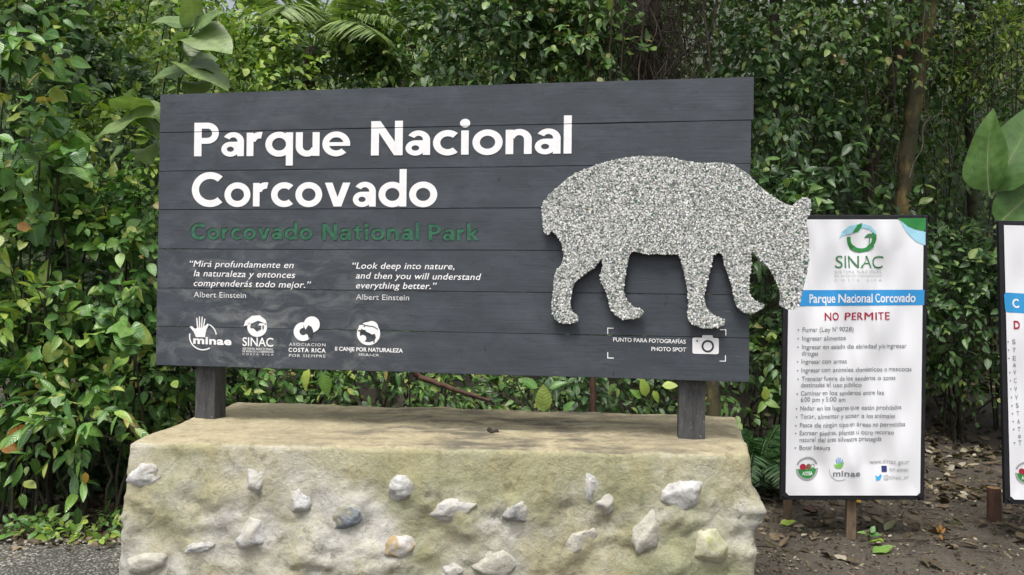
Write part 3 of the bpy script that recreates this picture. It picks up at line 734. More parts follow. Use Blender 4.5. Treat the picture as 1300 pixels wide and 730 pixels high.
    word_on(fc, 'Parque', 246.5, 198.5, 444.5, 197.8, 42.5, wh, 'title_word', gp_); word_on(fc, 'Nacional', 471, 197.5, 725.5, 195, 43.5, wh, 'title_word', gp_)
    word_on(fc, 'Corcovado', 243.5, 262.0, 555, 262.3, 42.5, wh, 'title_word', gp_)
    for wd_, x0, x1, y in (('Corcovado', 242.5, 396.5, 304), ('National', 409.5, 532, 304.6), ('Park', 544, 608.5, 305.3)):
        word_on(fc, wd_, x0-1.2, y-1.2, x1-1.2, y-1.2, 20, gnd, 'engraved_edge_shade', lift=.0010, gap=.13)  # offset dark copy paints shade along the engraved letter edges
        word_on(fc, wd_, x0, y, x1, y, 20, gn, 'subtitle_word', lift=.0016, gap=.13)
    q = dict(off=.006, shear=.22, space=1.04, name='quote_lettering', gaps=gp_)
    fc.text('“Mirá profundamente en', 241, 338.5, 373, 340.5, 8, wh, **q); fc.text('la naturaleza y entonces', 246, 350.5, 375, 353, 8, wh, **q); fc.text('comprenderás todo mejor.”', 246, 363, 395, 365.5, 8, wh, **q)
    fc.text('“Look deep into nature,', 447.5, 341, 577, 342, 8, wh, **q); fc.text('and then you will understand', 452, 353.5, 611, 355.5, 8, wh, **q); fc.text('everything better.”', 452, 366, 554.5, 367, 8, wh, **q)
    q = dict(off=.006, space=1.04, name='name_lettering', gaps=gp_)
    fc.text('Albert Einstein', 246, 377.3, 312.5, 378.3, 7, wm, **q); fc.text('Albert Einstein', 452, 380.3, 519.5, 381.3, 7, wm, **q)
    fc.text('PUNTO PARA FOTOGRAFÍAS', 778.5, 433.3, 870.5, 436.3, 5, wh, off=.012, name='caption_lettering'); fc.text('PHOTO SPOT', 827, 445.3, 871, 446.3, 5, wh, off=.012, name='caption_lettering')
    # camera symbol
    def rr(x0, y0, x1, y1, r, tl=0):
        P = []
        for cx, cy, a in ((x1-r, y0+r, 90), (x0+r, y0+r, 180), (x0+r, y1-r, 270), (x1-r, y1-r, 360)):
            for k in range(5):
                an = R(a-90+ (k*22.5)); P.append((cx+r*math.cos(an), cy-r*math.sin(an)))
        return [(x, y+(x-x0)*.02) for x, y in P]
    fc.poly(rr(879, 428.5, 912.5, 449, 2.5), wh, name='camera_symbol'); fc.poly([(892, 425.5), (904.5, 425.7), (905.5, 429.5), (891, 429.2)], wh, name='camera_symbol')
    dk = plain('charcoal_letter_paint', (.045, .048, .055), .6)
    fc.ring(898.5, 439.5, 5.5, 8, 0, 360, dk, lift=.0026, name='camera_lens'); fc.disc(885, 432.8, 1.2, dk, lift=.0026, n=10, name='camera_button')
    for (x, y, a, b_) in ((771, 416, 1, 1), (922, 418, -1, 1), (771, 455, 1, -1), (921.5, 459, -1, -1)):
        fc.poly([(x, y), (x+8*a, y+.2*a), (x+8*a, y+1.1*b_), (x+1.1*a, y+1.1*b_), (x+1.1*a, y+8*b_), (x, y+8*b_)], wh, name='corner_mark')
    # logos along the foot
    fc.ring(258, 427, 16.2, 17.8, 168, 300, wh, name='emblem_ring'); fc.ring(258, 427, 16.2, 17.6, 8, 62, wh, name='emblem_ring')
    fc.poly([(249, 428), (246, 421), (241, 415), (243.5, 413.8), (248, 417.5), (250.2, 415.8), (258.5, 415.5), (264, 410.5), (265.5, 412), (262, 419), (260.5, 428)], wh, name='hand_symbol')
    for i, (x0, x1, yt) in enumerate(((251.2, 250.0, 403.5), (253.6, 253.4, 401.8), (256.0, 257.0, 402), (258.2, 260.4, 404.5))): fc.stroke([(x0, 416.2), (x1, yt)], 1.7, 1.4, wh, name='hand_symbol')
    fc.text('minae', 245.5, 436, 294, 438, 9.3, wh, off=.035, space=1.05, name='logo_lettering')
    def sinac(cx, cy, r, m1, m2, m3, nm='leaf_globe'):
        fc_ = cur
        fc_.ring(cx+r*.12, cy+r*.12, r*.62, r*.9, 150, 375, m1, name=nm)
        fc_.poly([(cx-r*.75, cy+r*.2), (cx-r*.2, cy+r*.25), (cx+r*.1, cy+.55*r), (cx+r*.6, cy+r*.3), (cx+r*.75, cy+r*.45), (cx+r*.3, cy+r*.95), (cx-r*.3, cy+r*.9)], m1, name=nm, lift=fc_.lift+.0004)
        fc_.poly([(cx-r*1.1, cy+r*.05), (cx-r*.95, cy-r*.45), (cx-r*.35, cy-r*.9), (cx+r*.35, cy-r*.95), (cx+r*.9, cy-r*.5), (cx+r*1.0, cy-r*.15), (cx+r*.2, cy-r*.45), (cx-r*.5, cy-r*.15)], m2, name=nm)
        fc_.stroke([(cx+r*.55, cy+r*.4), (cx+r*.55, cy-r*.05)], r*.1, r*.1, m3, name='tree_symbol', lift=fc_.lift+.0008); fc_.poly([(cx+r*.2, cy-r*.02), (cx+r*.35, cy-r*.22), (cx+r*.75, cy-r*.22), (cx+r*.9, cy-r*.02)], m3, name='tree_symbol', lift=fc_.lift+.0008)
    cur = fc; sinac(325, 413.5, 14, wh, wh, wh)
    fc.text('SINAC', 308, 439, 347, 440, 11, wh, off=.012, name='logo_lettering')
    fc.text('SISTEMA NACIONAL', 308, 444, 347.5, 445, 3, wm, off=.03, name='logo_lettering'); fc.text('DE AREAS DE CONSERVACION', 308, 447, 347.5, 448, 2.3, wm, off=.03, name='logo_lettering'); fc.text('COSTA RICA', 308, 450.6, 347.5, 451.4, 2.3, wm, off=.02, space=1.7, name='logo_lettering')
    fc.disc(396, 411.8, 10.2, wh, name='emblem_disc'); fc.ring(385, 421, 4.5, 12, 85, 335, wh, name='emblem_disc', lift=.0022)
    fc.poly([(389, 424), (388.5, 418), (391.5, 413), (395.5, 414.5), (398, 420), (396, 427), (392, 430), (391, 425)], dk, name='emblem_mark', lift=.0026)
    for tx, x0, x1, y, c_, of in (('ASOCIACION', 367, 413.5, 438.8, 3.6, .02), ('COSTA RICA', 366.5, 413.5, 446.5, 5, .03), ('POR SIEMPRE', 367, 413.5, 453, 3.6, .02)): fc.text(tx, x0, y, x1, y+.9, c_, wh if c_ > 4 else wm, off=of, space=1.25, name='logo_lettering')
    fc.ring(468, 423.5, 11, 14.8, 0, 360, wh, name='emblem_ring', n=36); fc.disc(472, 416, 8.5, wh, name='emblem_disc', lift=.0022)
    fc.stroke([(456, 414), (462, 417), (470, 418), (477, 422), (480, 431)], 3.6, 3.2, wh, lift=.0024, name='emblem_wave'); fc.stroke([(455, 419.5), (463, 421), (470, 424), (475, 429), (475, 435)], 1.8, 1.6, dk, lift=.003, name='emblem_wave'); fc.disc(461, 429.5, 4.2, wh, lift=.003, name='emblem_disc')
    fc.stroke([(458, 411), (466, 413.5), (474, 414.5), (480, 418)], 1.3, 1.1, dk, lift=.003, name='emblem_wave')
    fc.text('II CANJE POR NATURALEZA', 425.5, 445, 511.5, 447.5, 4.9, wh, off=.022, name='logo_lettering'); fc.text('EEUU-CR', 455.5, 451.5, 481.5, 452.5, 3, wm, off=.02, name='logo_lettering')
    # the mosaic animal: a thick cut-out standing off the planks, covered with stone chips
    off = .045
    fa = Face(O+nrmv*off, u, (0, 0, 1), e, lift=0)
    out = [(688, 262), (689, 287), (692, 296), (697, 298), (700, 293.5), (708, 301), (713, 311), (715, 325), (712, 336), (705, 345), (703, 358), (702, 372), (700, 386), (702, 400), (708, 408), (717, 411), (727, 410.5), (734, 407), (733, 401), (727, 396), (724, 389), (725, 377), (727, 366), (731, 357), (741, 349), (753, 341), (761, 332),
           (764, 328), (765, 338), (762, 348), (763, 357), (768, 368), (772, 380), (775, 391), (781, 400), (790, 405.5), (803, 405), (812, 402.5), (817, 397), (814, 392), (806, 390), (798, 384), (793, 375), (792, 364), (794, 350), (797, 335), (802, 320), (818, 322), (840, 323), (862, 324), (866, 338), (870, 352), (873, 370), (874, 385), (873, 400), (875, 408), (884, 414), (896, 417), (912, 415.5), (920, 411), (919, 405), (910, 402), (902, 396),
           (896, 388), (894, 376), (897, 362), (901, 345), (905, 330), (907, 323), (917, 322), (919, 334), (925, 350), (930, 366), (933, 382), (938, 392), (948, 398), (959, 397), (969, 391), (970, 386), (963, 384), (955, 378), (951, 368), (952, 350), (954, 335), (954.5, 320), (965, 330), (976, 340), (983, 352), (989, 366), (991, 378), (990, 386), (995, 391), (1006, 393), (1013, 390), (1017, 379), (1021, 362), (1026, 340), (1027, 318), (1027, 298), (1024, 280), (1028, 272), (1030, 259), (1027, 252), (1020, 251), (1011, 256), (1007, 261),
           (997, 258), (985, 252), (973, 243), (962, 234), (951, 222), (938, 213), (925, 207.5), (910, 206), (890, 207), (870, 204), (850, 200), (830, 198.5), (808, 198.5), (785, 202), (762, 207.5), (740, 216), (722, 225), (706, 239), (694, 251)]
    op = [fa.uv(*p) for p in out]
    # smooth the outline a little (Catmull-Rom) and roughen it as broken chips would
    n_ = len(op); sm = []
    for i in range(n_):
        p0, p1, p2, p3 = [np.array(op[(i+k-1) % n_]) for k in range(4)]
        for tt in (0, .33, .66):
            q = .5*((2*p1)+(-p0+p2)*tt+(2*p0-5*p1+4*p2-p3)*tt*tt+(-p0+3*p1-3*p2+p3)*tt**3)
            sm.append(q+rng.normal(0, .0004, 2))
    sm = np.array(sm)
    bm = bmesh.new(); TA = .02
    fr = [bm.verts.new(fa.P(a, b_, -.003)) for a, b_ in sm]; bk = [bm.verts.new(fa.P(a, b_, -TA)) for a, b_ in sm]
    f1 = bm.faces.new(fr); f2 = bm.faces.new(bk[::-1])
    for i in range(len(fr)): j = (i+1) % len(fr); bm.faces.new((fr[i], bk[i], bk[j], fr[j]))
    bmesh.ops.delete(bm, geom=[f1, f2], context='FACES_ONLY')
    from mathutils.geometry import tessellate_polygon
    for tri in tessellate_polygon([[Vector((a, b_, 0)) for a, b_ in sm]]):
        for rw in (fr, bk):
            try: bm.faces.new([rw[i] for i in tri])
            except ValueError: pass
    bmesh.ops.recalc_face_normals(bm, faces=bm.faces[:])
    pan = link('animal_panel', bm_mesh('animal_panel', bm, plain('grey_grout', (.36, .365, .35), .9, .3, 60)), None, e, 'cut-out of a walking tapir covered in black and white stone chips')
    # spacers behind the cut-out
    for (px, py) in ((730, 240), (930, 250), (720, 300), (880, 300)):
        a, b_ = fa.uv(px, py); bm = bmesh.new(); box_bm(bm, (0, 0, 0), (.05, off-TA-.001, .05)); bmesh.ops.transform(bm, matrix=Matrix.Translation(fa.P(a, b_, -(off+TA)/2+.0)) @ Matrix.Rotation(-yaw, 4, 'Z'), verts=bm.verts)
        link('spacer', bm_mesh('spacer', bm, mp_), None, e)
    # chips
    def inside(P, poly):
        x, y = P[:, 0], P[:, 1]; c = np.zeros(len(P), bool); j = len(poly)-1
        for i in range(len(poly)):
            xi, yi = poly[i]; xj, yj = poly[j]
            k = ((yi > y) != (yj > y)) & (x < (xj-xi)*(y-yi)/(yj-yi+1e-12)+xi); c ^= k; j = i
        return c
    st = .0082
    lo = sm.min(0)-.01; hi = sm.max(0)+.01
    gx, gy = np.meshgrid(np.arange(lo[0], hi[0], st), np.arange(lo[1], hi[1], st*.9)); gx = gx+(np.arange(gx.shape[0]) % 2)[:, None]*st/2
    G = np.stack([gx.ravel(), gy.ravel()], 1)+rng.uniform(-.36, .36, (gx.size, 2))*st
    G = G[inside(G, sm)]; dmin = np.sqrt(((G[:, None]-sm[None])**2).sum(-1)).min(1); G = G[dmin > st*.3]
    V, F, C = [], [], []; o_ = 0
    N = len(G); U_, V_, N_ = np.array(u), np.array([0, 0, 1.]), np.array(nrmv); Ob = np.array(fa.o)
    for p in G:
        k = random.choice((4, 5, 5, 6)); r0 = random.uniform(.6, .92)*st; a0 = random.random()*6.28; asp = random.uniform(.6, 1)
        tx, ty = random.gauss(0, .09), random.gauss(0, .09); hgt = random.uniform(.001, .0024); ca, sa = math.cos(a0), math.sin(a0)
        ring_ = []
        for q in range(k):
            a = q/k*6.283+random.uniform(-.35, .35); x = math.cos(a)*r0; y = math.sin(a)*r0*asp; ring_.append((x*ca-y*sa, x*sa+y*ca))
        top = [Ob+U_*(p[0]+x*.82)+V_*(p[1]+y*.82)+N_*(hgt+x*tx+y*ty) for x, y in ring_]
        bot = [Ob+U_*(p[0]+x)+V_*(p[1]+y)+N_*(-.004) for x, y in ring_]
        V += top+bot; F.append(tuple(range(o_, o_+k)))
        for q in range(k): q2 = (q+1) % k; F.append((o_+q, o_+k+q, o_+k+q2, o_+q2))
        C += [random.random()]*(2*k); o_ += 2*k
    me = bpy.data.meshes.new('stone_chips'); me.from_pydata([tuple(v) for v in V], [], F); a = me.attributes.new('rnd', 'FLOAT', 'POINT'); a.data.foreach_set('value', np.array(C, np.float32))
    bmx = bmesh.new(); bmx.from_mesh(me); bmesh.ops.recalc_face_normals(bmx, faces=bmx.faces[:]); bmx.to_mesh(me); bmx.free()
    mc, t, n, b = mat('stone_chip'); at = t.nodes.new('ShaderNodeAttribute'); at.attribute_name = 'rnd'
    cc = ramp(t, at.outputs['Fac'], [(0, (.15, .16, .155)), (.07, (.27, .29, .275)), (.2, (.42, .44, .42)), (.42, (.56, .57, .545)), (.62, (.67, .68, .655)), (.82, (.80, .80, .79)), (.968, (.6, .56, .42)), (.984, (.05, .18, .11))], 'CONSTANT')
    cc = mixc(t, 1., cc, ramp(t, noise_n(t, obj_vec(t, world=True), 160, 3), [(.3, g(.8)), (.7, g(1.15))]), 'MULTIPLY')
    t.links.new(cc, b.inputs['Base Color']); b.inputs['Roughness'].default_value = .5; me.materials.append(mc)
    o = link('stone_chips', me, None, None); o.parent = pan; o['kind'] = 'stuff'
    print('chips', N)
    return e
board()

# ------------------------------------------------------------------ rule banners
def banner(c4, D, full, base_px, stakes, label, wseed):
    """c4: outer corners TL TR BR BL in the photograph, cast onto the plane y = D"""
    TL, TR, BR_, BL_ = [at_y(*p, D) for p in c4]
    u = (BR_-BL_).normalized(); v = (TL-BL_).normalized(); W = (BR_-BL_).length; H = (TL-BL_).length
    e = empty('rules_banner', (BL_.x+W/2, D, 0), label, 'banner')
    cb = plain('black_frame_paint', (.014, .014, .018), .5, .3, 20)
    def frm(name, p0, p1, w_, d_, m_):
        bm = bmesh.new(); dv = (p1-p0); L_ = dv.length; z = dv.normalized(); x = Vector((0, 1, 0)).cross(z).normalized(); y = z.cross(x)
        r_ = Matrix((x, y, z)).transposed(); box_bm(bm, (p0+p1)/2, (w_, d_, L_), r_, bevel=.004)
        return link(name, bm_mesh(name, bm, m_), None, e)
    bw = .034; back = Vector((0, .012, 0))
    frm('frame_bar', BL_+u*bw/2+v*0, TL+u*bw/2, bw, .03, cb); frm('frame_bar', BR_-u*bw/2, BR_-u*bw/2+v*H, bw, .03, cb)
    frm('frame_bar', BL_+v*bw/2+u*(bw+.001), BR_+v*bw/2-u*(bw+.001), bw, .028, cb); frm('frame_bar', TL-v*bw/2+u*(bw+.001), TL-v*bw/2+u*(W-bw-.001), bw, .028, cb)
    o = BL_+u*(bw*.9)+v*(bw*.9); w2, h2 = W-bw*1.8, H-bw*1.8
    nn = u.cross(v)
    def warp(a, b):
        x, y = a/w2, b/h2; ed = min(1, 6*x, 6*(1-x), 9*y, 9*(1-y)); ed = max(0, ed)
        r = .0045*math.sin((a*1.0+b*.75)*13+wseed)+.003*math.sin((a*.7-b*.4)*27+2*wseed)+.010*noise.noise(Vector((a*3.0+wseed, b*1.8+a*2, 4)))
        # strain folds running in from the tied corners
        r += .006*math.sin((x*1.4+y*.5)*26+wseed)*math.exp(-((x-.5)**2)*3)
        return (r-.004)*ed*1.8
    f0 = Face(o, u, v, e, lift=.0, warp=warp)
    nx, ny = 60, 120
    V = np.array([f0.P(w2*i/nx, h2*j/ny, .0)[:] for j in range(ny+1) for i in range(nx+1)])+np.array(nn)*.02
    ii = np.arange(ny)[:, None]*(nx+1)+np.arange(nx)[None]; F = np.stack([ii, ii+1, ii+nx+2, ii+nx+1], -1).reshape(-1, 4)
    link('banner_sheet', mesh_np('banner_sheet', V, F, plain('white_vinyl%d' % wseed, (.80, .81, .84), .42, .02, 3), True), None, e)
    o2 = o+nn*.0214
    fc = Face(o2, u, v, e, lift=.0, warp=warp)
    # corner ties
    for (a, b_) in ((0, 0), (w2, 0)):
        bm = bmesh.new(); box_bm(bm, fc.P(a, b_, .003), (.03, .012, .03), Matrix.Rotation(.78, 3, 'Y'), bevel=.003); link('corner_clip', bm_mesh('corner_clip', bm, cb), None, e)
    wd = bark_mat('stake_wood%d' % wseed, (.10, .07, .045), (.24, .17, .11))
    for (px, y0, y1, hw, dd) in stakes:
        p0 = at_y(px, y1, dd); p0.z = -.06; p1 = at_y(px, y0, dd); p1.z += .5
        bm = bmesh.new(); box_bm(bm, ((p0.x+p1.x)/2, dd, (p0.z+p1.z)/2), (2*hw/FPX*dd, .03, p1.z-p0.z), bevel=.003); link('stake', bm_mesh('stake', bm, wd), None, e)
    return e, fc
def banner1():
    e, fc = banner([(995, 273), (1177, 277), (1172, 634), (990, 634)], 5.25, True, None, [(1080, 634, 683, 6, 5.30), (1000, 634, 655, 5, 5.6)], 'white rules banner headed NO PERMITE in a black frame, behind the mosaic animal', 1)
    bl = plain('print_blue', (.035, .30, .66), .45, .03); rd = plain('print_red', (.38, .022, .055), .45, .03); gy = plain('print_grey', (.20, .21, .23), .5, .05); lg = plain('print_light_grey', (.36, .37, .37), .5, .05); ltg = plain('print_pale_grey', (.52, .53, .52), .5, .04)
    gr = plain('print_green', (.035, .25, .06), .45, .04); lb = plain('print_light_blue', (.36, .68, .82), .45, .03); sg = plain('print_sinac_green', (.07, .22, .10), .45); wt = plain('print_white', (.8, .8, .82), .45, .02)
    fc.poly([(1000.5, 368.3), (1169.8, 370.3), (1169.6, 389.8), (1000, 388.8)], bl, name='print_band', sub=True)
    for wd_, x0, x1, y in (('Parque', 1024.5, 1058.5, 385), ('Nacional', 1062, 1104, 385.2), ('Corcovado', 1108, 1159, 385.6)): fc.text(wd_, x0, y, x1, y+.1, 11, wt, off=.018, lift=.0012, name='print_lettering', xh=.69)
    fc.text('NO', 1043.5, 407.3, 1063, 407.4, 9.6, rd, off=.02, space=1.1, lift=.001, name='print_lettering'); fc.text('PERMITE', 1070, 407.4, 1127, 407.6, 9.6, rd, off=.02, space=1.14, lift=.001, name='print_lettering')
    # corner swoosh
    fc.poly([(1134, 279), (1170, 279.5), (1170, 296), (1160, 294), (1148, 290)], gr, name='print_swoosh', lift=.0016, sub=True)
    fc.poly([(1136, 280), (1148, 290), (1160, 295), (1170, 297), (1170, 314), (1158, 309), (1146, 297)], lb, name='print_swoosh', lift=.001, sub=True)
    # globe logo
    cx, cy, r = 1090, 303, 19
    fc.ring(cx, cy, 13.5, 18.5, 175, 385, gr, name='print_globe', lift=.001)
    fc.poly([(1072, 309), (1082, 313), (1088, 320), (1094, 317.5), (1098, 312.5), (1106, 313), (1106, 315), (1098, 320.5), (1088, 322), (1078, 318)], gr, name='print_globe', lift=.0014)
    fc.poly([(1060, 304.5), (1064, 295), (1074, 287.5), (1088, 285), (1084, 289), (1078, 297), (1070, 299), (1064, 300.5)], lb, name='print_leaf', lift=.001)
    fc.poly([(1090, 285), (1100, 288), (1107, 295), (1108, 300), (1100, 293), (1092, 291), (1082, 295)], lb, name='print_leaf', lift=.001)
    fc.poly([(1089, 284), (1083, 287), (1078, 297), (1085, 295), (1089, 289)], gr, name='print_leaf', lift=.0015)
    fc.stroke([(1099.5, 313), (1100, 303)], 1.4, 1.2, sg, name='print_tree', lift=.0015); fc.poly([(1092.5, 303.5), (1096, 299), (1101, 297.5), (1105, 300), (1107, 303.5), (1100, 302.5)], sg, name='print_tree', lift=.0015)
    fc.text('SINAC', 1057, 341, 1118, 342, 16, sg, off=.0, lift=.001, name='print_lettering')
    fc.text('SISTEMA NACIONAL', 1057, 348, 1118, 348.6, 4, ltg, space=1.2, lift=.001, name='print_lettering'); fc.text('DE AREAS DE CONSERVACION', 1057, 352.3, 1118, 352.9, 2.6, ltg, space=1.1, lift=.001, name='print_lettering'); fc.text('COSTA RICA', 1057, 358, 1118, 358.5, 2.8, ltg, space=2.2, lift=.001, name='print_lettering')
    L = [('Fumar (Ley N° 9028)', 1016, 421.5, 1081, 1), ('Ingresar alimentos', 1016, 432.5, 1072.5, 1), ('Ingresar en estado de ebriedad y/o ingresar', 1016, 443.5, 1148.5, 1), ('drogas', 1016, 451.5, 1036, 0), ('Ingresar con armas', 1015.5, 462, 1073.5, 1),
         ('Ingresar con animales domésticos o mascotas', 1015.5, 473, 1155, 1), ('Transitar fuera de los senderos o zonas', 1016, 484, 1136, 1), ('destinadas al uso público', 1015, 492, 1091.5, 0), ('Caminar en los senderos entre las', 1015, 502.5, 1120, 1), ('6:00 pm y 5:00 am', 1015, 510.5, 1071.5, 0),
         ('Nadar en los lugares que están prohibidos', 1014.5, 521.5, 1144, 1), ('Tocar, alimentar y acosar a los animales', 1015, 532, 1134.5, 1), ('Pesca de ningún tipo en áreas no permitidas', 1014.5, 543, 1148.5, 1), ('Extraer piedras, plantas u otro recurso', 1014.5, 553, 1133, 1), ('natural del área silvestre protegida', 1014.5, 561.5, 1120, 0), ('Botar basura', 1014.5, 571.5, 1053, 1)]
    for s_, x0, y, x1, bul in L:
        fc.text(s_, x0, y, x1, y+.4, 5.8, gy, off=.004, lift=.001, name='print_lettering')
        if bul: fc.disc(x0-5, y-2.4, 1.0, gy, n=8, lift=.001, name='print_bullet')
    seal(fc, 1025, 595.5, 15, gr, lg, rd)
    minae(fc, 1065, 596, lb, gr, gy, lg)
    fc.text('www.sinac.go.cr', 1104.5, 591, 1154, 591, 5.8, lg, lift=.001, name='print_lettering'); fc.text('cr.sinac', 1130, 600.5, 1153, 600.5, 5.2, lg, lift=.001, name='print_lettering'); fc.text('@sinac_cr', 1122, 610.5, 1153.5, 610.5, 5.2, lg, lift=.001, name='print_lettering')
    nb = plain('print_navy', (.03, .04, .16), .45); fc.poly([(1120, 594), (1127, 594), (1127, 601.5), (1120, 601.5)], nb, name='print_icon', lift=.001); fc.text('f', 1122.6, 601.3, 1126, 601.3, 5.5, wt, off=.03, lift=.0018, name='print_icon')
    tb = plain('print_sky_blue', (.05, .42, .78), .45); fc.poly([(1111.5, 605), (1114, 607), (1116, 606), (1117, 604.3), (1118.8, 604.3), (1119.8, 605.5), (1119, 608), (1117, 611), (1113.5, 611.8), (1111.3, 610.6), (1113, 609.8), (1111.6, 607.6)], tb, name='print_icon', lift=.001)
def seal(fc, cx, cy, r, gr, lg, rd):
    wt = plain('print_seal_white', (.7, .74, .74), .45, .02); br = plain('print_brown', (.2, .12, .05), .45); wt2 = plain('print_seal_word', (.8, .85, .8), .45)
    fc.ring(cx, cy, r*.84, r, 20, 160, lg, name='print_seal', lift=.001); fc.ring(cx, cy, r*.8, r*1.0, 180, 360, lg, name='print_seal', lift=.001)
    fc.poly([(cx+r*.82*math.cos(R(a)), cy-r*.82*math.sin(R(a))) for a in np.linspace(185, 355, 20)]+[(cx+r*.4, cy-r*.1), (cx, cy+r*.12), (cx-r*.4, cy-r*.1)], gr, name='print_seal', lift=.0014)
    fc.disc(cx-r*.4, cy-r*.15, r*.27, rd, n=14, name='print_seal', lift=.0018); fc.disc(cx+r*.1, cy-r*.15, r*.25, br, n=14, name='print_seal', lift=.0018); fc.ring(cx+r*.5, cy-r*.15, r*.12, r*.22, 0, 360, lg, n=14, name='print_seal', lift=.0018)
    fc.text('ACOSA', cx-r*.45, cy+r*.55, cx+r*.45, cy+r*.55, r*.3, wt2, off=.03, lift=.002, name='print_seal')
def minae(fc, x, y, lb, gr, gy, lg):
    hb = plain('print_hand_blue', (.14, .32, .62), .45); hg = plain('print_hand_green', (.22, .52, .12), .45)
    fc.poly([(x-5, y-1), (x-7, y-6), (x-4, y-4.5), (x-3, y-6.5), (x+3, y-6.5), (x+6, y-9), (x+5, y-4), (x+3, y)], hg, name='print_hand', lift=.001)
    for (x0, x1, yt) in ((-2.5, -3.6, -12), (-.8, -1, -14), (1, 1.6, -13.7), (2.6, 4.4, -11.5)): fc.stroke([(x+x0, y-6), (x+x1, y+yt)], 1.4, 1.2, hb, name='print_hand', lift=.001)
    fc.ring(x+1, y+2, 13, 13.7, 175, 300, lg, name='print_ring', lift=.001)
    fc.text('minae', x-8, y+9.5, x+26.5, y+9.8, 7.2, gy, off=.02, space=1.05, lift=.001, name='print_lettering')
banner1()
def banner2():
    e, fc = banner([(1266, 280), (1448, 284), (1456, 643), (1274.5, 639)], 5.2, True, None, [(1375, 640, 690, 6, 5.3)], 'white banner in a black frame cut off at the right edge of the photo', 3)
    bl = plain('print_blue_b', (.035, .30, .62), .45, .03); rd = plain('print_red_b', (.38, .022, .055), .45); gy = plain('print_grey_b', (.22, .23, .25), .5); lg = plain('print_light_grey_b', (.36, .37, .37), .5); wt = plain('print_white_b', (.8, .8, .82), .45); gr = plain('print_green_b', (.035, .25, .06), .45)
    P = []
    for cx, cy, a in ((1434, 377, 0), (1290, 375, 90), (1290.5, 392, 180), (1434, 395, 270)):
        for k in range(4): P.append((cx+4*math.cos(R(a+k*30)), cy-4*math.sin(R(a+k*30))))
    fc.poly(P, bl, name='print_band', sub=True)
    fc.text('C', 1296, 389.5, 1305, 389.7, 11, wt, off=.028, lift=.001, name='print_lettering'); fc.text('D', 1296, 416.5, 1303.5, 416.6, 10, rd, off=.034, lift=.001, name='print_lettering')
    for s_, y, b_ in (('S', 436, 1), ('T', 446.5, 1), ('E', 457, 1), ('a', 465, 0), ('V', 475, 1), ('C', 485.5, 1), ('V', 496, 1), ('V', 506.5, 1), ('S', 517, 1), ('T', 527, 1), ('A', 537, 1), ('T', 547, 1), ('a', 555, 0), ('T', 564, 1)):
        x0 = 1293.5+(y-436)*.018; wd = 4.0
        fc.text(s_, x0, y, x0+wd, y, 5.8, gy, off=.004, lift=.001, name='print_lettering')
        if b_: fc.disc(x0-5, y-2.4, 1.0, gy, n=8, lift=.001, name='print_bullet')
    seal(fc, 1305, 600, 14.5, gr, lg, rd)
banner2()
def stump():
    p = at_z(1262, 661, 0); zt = at_y(1262, 619, p.y).z
    V = []
    e = empty('wooden_stake', (p.x, p.y, 0), 'short round brown wooden stake left of the cut-off banner', 'stake')
    pts = [(p.x+.008, p.y, -.1), (p.x+.004, p.y, .0), (p.x, p.y, zt*.5), (p.x-.004, p.y, zt-.012), (p.x-.004, p.y, zt)]
    bm = bmesh.new(); V_, F_ = tube_arr(pts, np.array([.052, .05, .047, .046, .043]), 14)
    me = mesh_np('shaft', V_, F_, M['redtwig'], True); link('shaft', me, None, e)
    r_ = bmesh.ops.create_circle(bm, cap_ends=True, segments=14, radius=.0432); bmesh.ops.transform(bm, matrix=Matrix.Translation((p.x-.004, p.y, zt)), verts=bm.verts)
    link('cut_top', bm_mesh('cut_top', bm, plain('cut_wood', (.33, .2, .1), .7, .3, 40)), None, e)
stump()
OCC += [(200, 118, 955, 466, 3.9), (200, 466, 950, 480, 3.9), (165, 560, 960, 730, 3.6), (295, 520, 935, 560, 4.2), (995, 280, 1174, 632, 5.2), (1270, 284, 1300, 640, 5.2)]
# ------------------------------------------------------------------ vegetation
def c_at(px, py, D):
    p = at_y(px, py, D); return (p.x, p.y, p.z)
def bush(name, label, px, py, D, r, S, size, m, tpls=T_OV, length=.35, n=6, group=None, nparts=300, cat='shrub', base=None, stems=True, **kw):
    L = Leaves(); st = [] if stems else None
    c = c_at(px, py, D); b = base or (c[0], c[1], gh(c[0], c[1]))
    ell_sprays(L, c, r, S, length, n, size, stems=st, zmin=b[2], **kw)
    if stems:
        for k in range(5):
            st.append((wob((b[0]+rng.normal(0, .08), b[1]+rng.normal(0, .05), b[2]-.05), (c[0]+rng.normal(0, r[0]*.4), c[1]+rng.normal(0, r[1]*.3), c[2]+r[2]*.3), 9, .05, k+int(px)), np.linspace(.014, .005, 9)))
    return plant(name, label, cat, b, L, tpls, m, st, group=group, nparts=nparts)
G1 = 'shrubs of the leafy bank left of the board'
